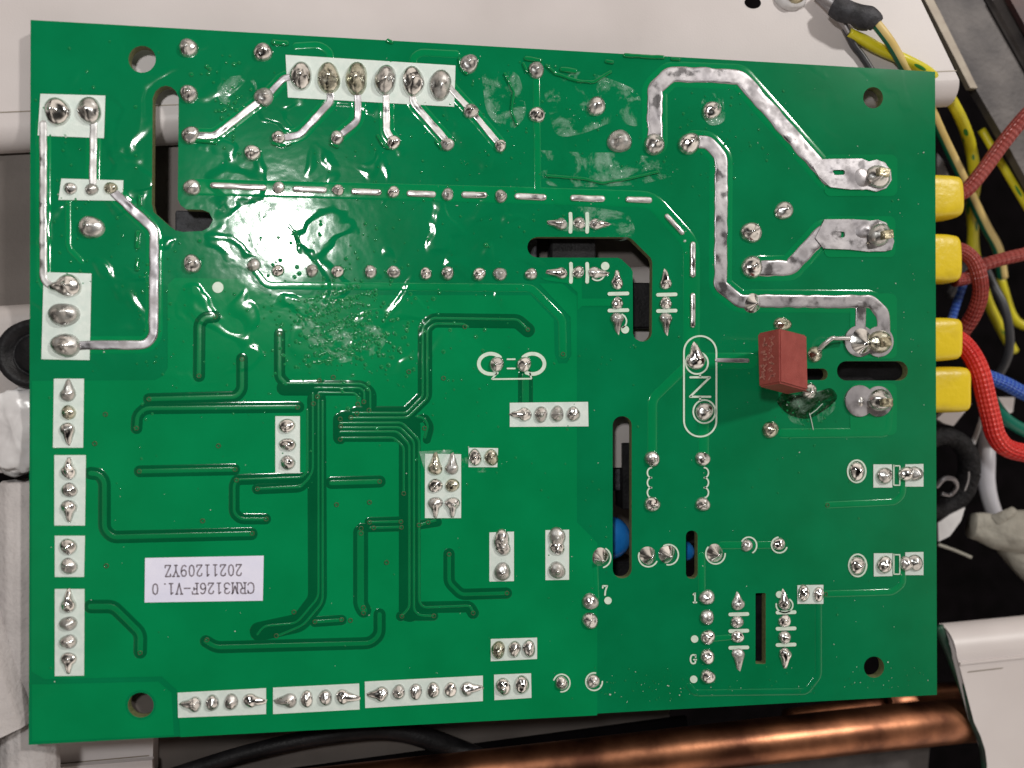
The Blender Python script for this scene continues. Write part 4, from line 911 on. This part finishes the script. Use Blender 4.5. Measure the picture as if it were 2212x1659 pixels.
# red film capacitor soldered on this side
F0, F1 = at(1685, 709, .95), at(1686, 827, .95); L0, L1 = at(1636, 720, .62), at(1639, 836, .62); R0, R1 = at(1743, 724, .42), at(1746, 844, .42)
K0, K1 = L0 + R0 - F0, L1 + R1 - F1
import bmesh
bm = bmesh.new()
q = [bm.verts.new(v) for v in (F0, F1, L0, L1, R0, R1, K0, K1)]
for f in ((0, 2, 3, 1), (0, 1, 5, 4), (4, 5, 7, 6), (2, 6, 7, 3), (0, 4, 6, 2), (1, 3, 7, 5)): bm.faces.new([q[i] for i in f])
bmesh.ops.recalc_face_normals(bm, faces=bm.faces)
bmesh.ops.bevel(bm, geom=list(bm.edges), offset=.022, segments=3, affect='EDGES')
me = bpy.data.meshes.new('film_capacitor'); bm.to_mesh(me); bm.free()
fc = link('film_capacitor', me, M['cap_red'], B); fc['label'] = 'brick red film capacitor soldered on this side of the board'
me.polygons.foreach_set('use_smooth', [False] * len(me.polygons))
tube('lead', [(1836, 731, .12), (1808, 731, .16), (1797, 731, .18), (1782, 742, .14), (1770, 754, .06)], [5, 4.5, 5, 5, 5], M['tinned_bright'], fc)
tube('lead', [(1738, 838, .42), (1748, 842, .2), (1750, 844, .05)], [4, 4, 4], M['tinned_bright'], fc)
# faint print: two rows of small worn marks lying on the left face
J = ([], []); eu = (L0 - F0); ev = (F1 - F0); nn_ = eu.cross(ev).normalized()
if nn_.z < 0: nn_ = -nn_
rs = random.Random(4)
for cu in (.38, .70):
    for k in range(7):
        c0 = F0 + eu * cu + ev * (.16 + k * .115) + nn_ * .006
        for s_ in range(3):
            a = c0 + eu * rs.uniform(-.09, .09) + ev * rs.uniform(-.035, .035); v_ = (eu * rs.uniform(-1, 1) * .11 + ev * rs.uniform(-1, 1) * .04)
            w_ = nn_.cross(v_).normalized() * .010; k0 = len(J[0])
            J[0].extend([a - v_ - w_, a + v_ - w_, a + v_ + w_, a - v_ + w_]); J[1].append((k0, k0 + 1, k0 + 2, k0 + 3))
mesh('worn_print', J[0], J[1], M['cap_print'], fc, False)

# components on the far side, seen through the slots
def under(name, x0, y0, x1, y1, z, hh, mat, bev=.08):
    a, b_ = at(x0, y0, z), at(x1, y1, z)
    return box(name, ((a.x + b_.x) / 2, (a.y + b_.y) / 2, z - hh / 2), (abs(b_.x - a.x), abs(a.y - b_.y), hh), M[mat], B, bev=bev)
under('chip_body', 1190, 505, 1288, 570, -.24, .3, 'black'); under('chip_body', 1366, 610, 1407, 709, -.24, .3, 'black')
under('chip_body', 1100, 490, 1160, 580, -.3, .25, 'black_matt')
under('black_component', 378, 454, 480, 512, -.3, .25, 'black_matt')
under('relay_body', 1795, 765, 1985, 835, -.35, .9, 'black'); under('relay_body', 1700, 780, 1792, 830, -.4, .9, 'black')
under('black_component', 1345, 957, 1364, 1100, -.35, .4, 'black'); under('black_component', 1310, 975, 1344, 1060, -.5, .5, 'black_matt')
under('black_component', 1625, 1270, 1662, 1445, -.22, .4, 'black'); under('black_component', 1310, 1215, 1380, 1265, -.6, .6, 'black')
under('black_component', 1470, 1150, 1520, 1172, -.8, .4, 'black_matt')
for x, y, r in ((1318, 1163, 47), (1478, 1190, 22)):
    c = at(x, y, -.5); Rr = px(r, x, y, -.5)
    lathe('disc_capacitor', c, [(0, .16), (Rr * .5, .15), (Rr * .8, .11), (Rr * .95, .03), (Rr, -.05), (Rr * .9, -.12)], M['blue_disc'], B)
    o = tube('lead', [(x - 10, y + r * .6, -.5), (x - 14, y + r, -.3), (x - 14, y + r + 12, -.1)], 3, M['tinned'], B)

# flux: dried film and spatter
def film(poly, z=.012, hh=.012, n=1):
    P = smooth_path(poly + [poly[0]], 30)[:-1]
    return slab('flux_residue', [[(p.x, p.y) for p in P]], z - .004, z, M['flux'], B)
film([(1172, 190), (1250, 150), (1330, 175), (1385, 200), (1384, 280), (1330, 260), (1260, 290), (1200, 300)])
film([(1168, 325), (1260, 330), (1370, 330), (1420, 345), (1480, 370), (1440, 385), (1380, 400), (1260, 405), (1170, 402)])
film([(1040, 160), (1120, 150), (1140, 250), (1100, 290), (1050, 250)])
film([(1190, 445), (1290, 448), (1360, 462), (1375, 505), (1340, 525), (1290, 500), (1200, 500)])
film([(455, 435), (560, 432), (600, 440), (590, 470), (520, 490), (480, 470)])
film([(470, 170), (540, 160), (560, 190), (530, 230), (470, 225)])
film([(630, 640), (760, 650), (840, 690), (830, 760), (720, 790), (660, 740)])
film([(1700, 855), (1790, 840), (1810, 880), (1760, 920), (1700, 915)])
film([(905, 975), (1000, 970), (1010, 1060), (930, 1060)]); film([(1000, 975), (1085, 975), (1085, 1020), (1010, 1020)])
film([(1520, 195), (1560, 200), (1568, 265), (1530, 275), (1512, 240)])
M['burnt'] = clear_mat('burnt_flux', .92, .2, (.003, .03, .006), .34, .60)
P_ = smooth_path([(1690, 848), (1740, 858), (1795, 835), (1812, 858), (1790, 880), (1745, 908), (1700, 896), (1675, 868), (1690, 848)], 20)[:-1]
slab('burnt_flux', [[(p.x, p.y) for p in P_]], .0075, .0095, M['burnt'], B)
# rounded beads of clear varnish that gathered at the edge of the board and round the pins
for p, w_ in [([(1350, 120), (1432, 125)], 9), ([(1452, 128), (1466, 129)], 8), ([(1136, 127), (1166, 131)], 10), ([(1214, 150), (1242, 154)], 11), ([(592, 92), (618, 94)], 12), ([(1310, 133), (1322, 135)], 8),
              ([(838, 88), (846, 92)], 8), ([(992, 128), (996, 148), (1008, 160)], 7), ([(400, 302), (436, 305), (466, 308)], 9), ([(590, 310), (608, 316), (626, 311)], 8), ([(716, 311), (728, 317)], 8), ([(816, 294), (826, 312), (838, 320)], 7),
              ([(943, 306), (953, 319)], 7), ([(1130, 138), (1138, 156)], 6), ([(298, 502), (297, 534)], 9), ([(298, 560), (297, 582)], 8), ([(302, 424), (302, 444)], 7),
              ([(1180, 380), (1260, 386), (1300, 396), (1360, 386), (1420, 372)], 6), ([(1200, 160), (1250, 176), (1282, 178), (1318, 156)], 7), ([(1180, 142), (1200, 160)], 6), ([(1090, 160), (1110, 200), (1104, 240), (1116, 270)], 6)]:
    ribbon('varnish_bead', p, w_, .022, .006, M['drop'], B, lumps=.5, wob=.35, step=5, seed=int(p[0][0]))
VSP, FSP = [], []
rs = random.Random(11)
def drop(x, y, r, hgt):
    k0 = len(VSP); n = 8; c = at(x, y)
    VSP.append((c.x, c.y, .006 + hgt))
    for q, f in ((.45, .82), (.8, .42), (1, -.2)):
        for k in range(n):
            a = 2 * math.pi * k / n; VSP.append((c.x + r * q * math.cos(a), c.y + r * q * math.sin(a), .006 + hgt * f))
    for k in range(n): FSP.append((k0, k0 + 1 + k, k0 + 1 + (k + 1) % n))
    for i in range(2):
        for k in range(n):
            a, b_ = k0 + 1 + i * n + k, k0 + 1 + i * n + (k + 1) % n; FSP.append((a, a + n, b_ + n, b_))
def inside(x, y):
    for c in cuts:
        xs = [p[0] for p in c]; ys = [p[1] for p in c]
        if min(xs) - 6 < x < max(xs) + 6 and min(ys) - 6 < y < max(ys) + 6: return True
    return not (75 < x < 2010 and 50 + (x - 66) * .0573 + 10 < y < 1590 - (x - 62) * .055)
for cx, cy, sx, sy, n_, r0 in [(750, 715, 90, 60, 330, .019), (470, 230, 45, 60, 80, .018), (700, 560, 130, 60, 60, .02), (330, 620, 30, 150, 90, .013), (1000, 330, 220, 120, 160, .011), (150, 420, 60, 180, 60, .012), (850, 800, 260, 120, 160, .010), (1540, 300, 60, 60, 60, .012), (1750, 880, 40, 30, 50, .012), (1420, 1490, 110, 25, 70, .007), (1850, 1480, 120, 25, 40, .007), (1100, 800, 500, 350, 180, .009)]:
    for _ in range(n_):
        x, y = rs.gauss(cx, sx), rs.gauss(cy, sy)
        if inside(x, y): continue
        r = r0 * rs.uniform(.5, 1.7); drop(x, y, r, r * rs.uniform(.25, .5))
# spatter lined up in strokes beside the glare
for s_ in range(8):
    x0, y0 = 668 + rs.uniform(-10, 14), 650 + s_ * 20
    for k in range(int(rs.uniform(18, 34))):
        x, y = x0 + k * 5 + rs.uniform(-2, 2), y0 - k * 1.5 + rs.uniform(-3, 3); r = .026 * rs.uniform(.5, 1.4); drop(x, y, r, r * rs.uniform(.15, .4))
sp_ = mesh('flux_spatter', VSP, FSP, M['drop'], B, True); sp_['kind'] = 'stuff'

# dust and lint lying on the board
VD, FD = [], []
rs = random.Random(21)
for _ in range(330):
    x, y = (rs.uniform(90, 1990), rs.uniform(120, 1500)) if rs.random() < .55 else rs.choice([(rs.gauss(1420, 100), rs.gauss(1492, 22)), (rs.gauss(1900, 70), rs.gauss(1470, 25)), (rs.gauss(1960, 30), rs.uniform(300, 900)), (rs.gauss(1000, 120), rs.gauss(240, 80))])
    if inside(x, y): continue
    c = at(x, y); r = rs.uniform(.003, .011) * (2.2 if rs.random() < .04 else 1); a = rs.uniform(0, 6.28); e_ = rs.uniform(.25, 1); k0 = len(VD); zz = .0085
    for k in range(5):
        t = 2 * math.pi * k / 5; u, v = r * math.cos(t) * rs.uniform(.6, 1.2), r * e_ * math.sin(t)
        VD.append((c.x + u * math.cos(a) - v * math.sin(a), c.y + u * math.sin(a) + v * math.cos(a), zz))
    VD.append((c.x, c.y, zz + r * .5))
    for k in range(5): FD.append((k0 + k, k0 + (k + 1) % 5, k0 + 5))
M['dust'] = simple('pale_dust', (.30, .42, .34), .8, 0, (.55, .62, .56), 3)
d_ = mesh('dust_specks', VD, FD, M['dust'], B, False); d_['kind'] = 'stuff'
for p in ([(1748, 893), (1752, 908), (1756, 928)], [(1776, 872), (1762, 886), (1748, 896)], [(174, 1828), (168, 1840)], [(655, 1505), (668, 1492)]):
    if p[0][1] < 1600: ribbon('lint_fibre', p, 1.8, .004, .009, M['dust'], B)
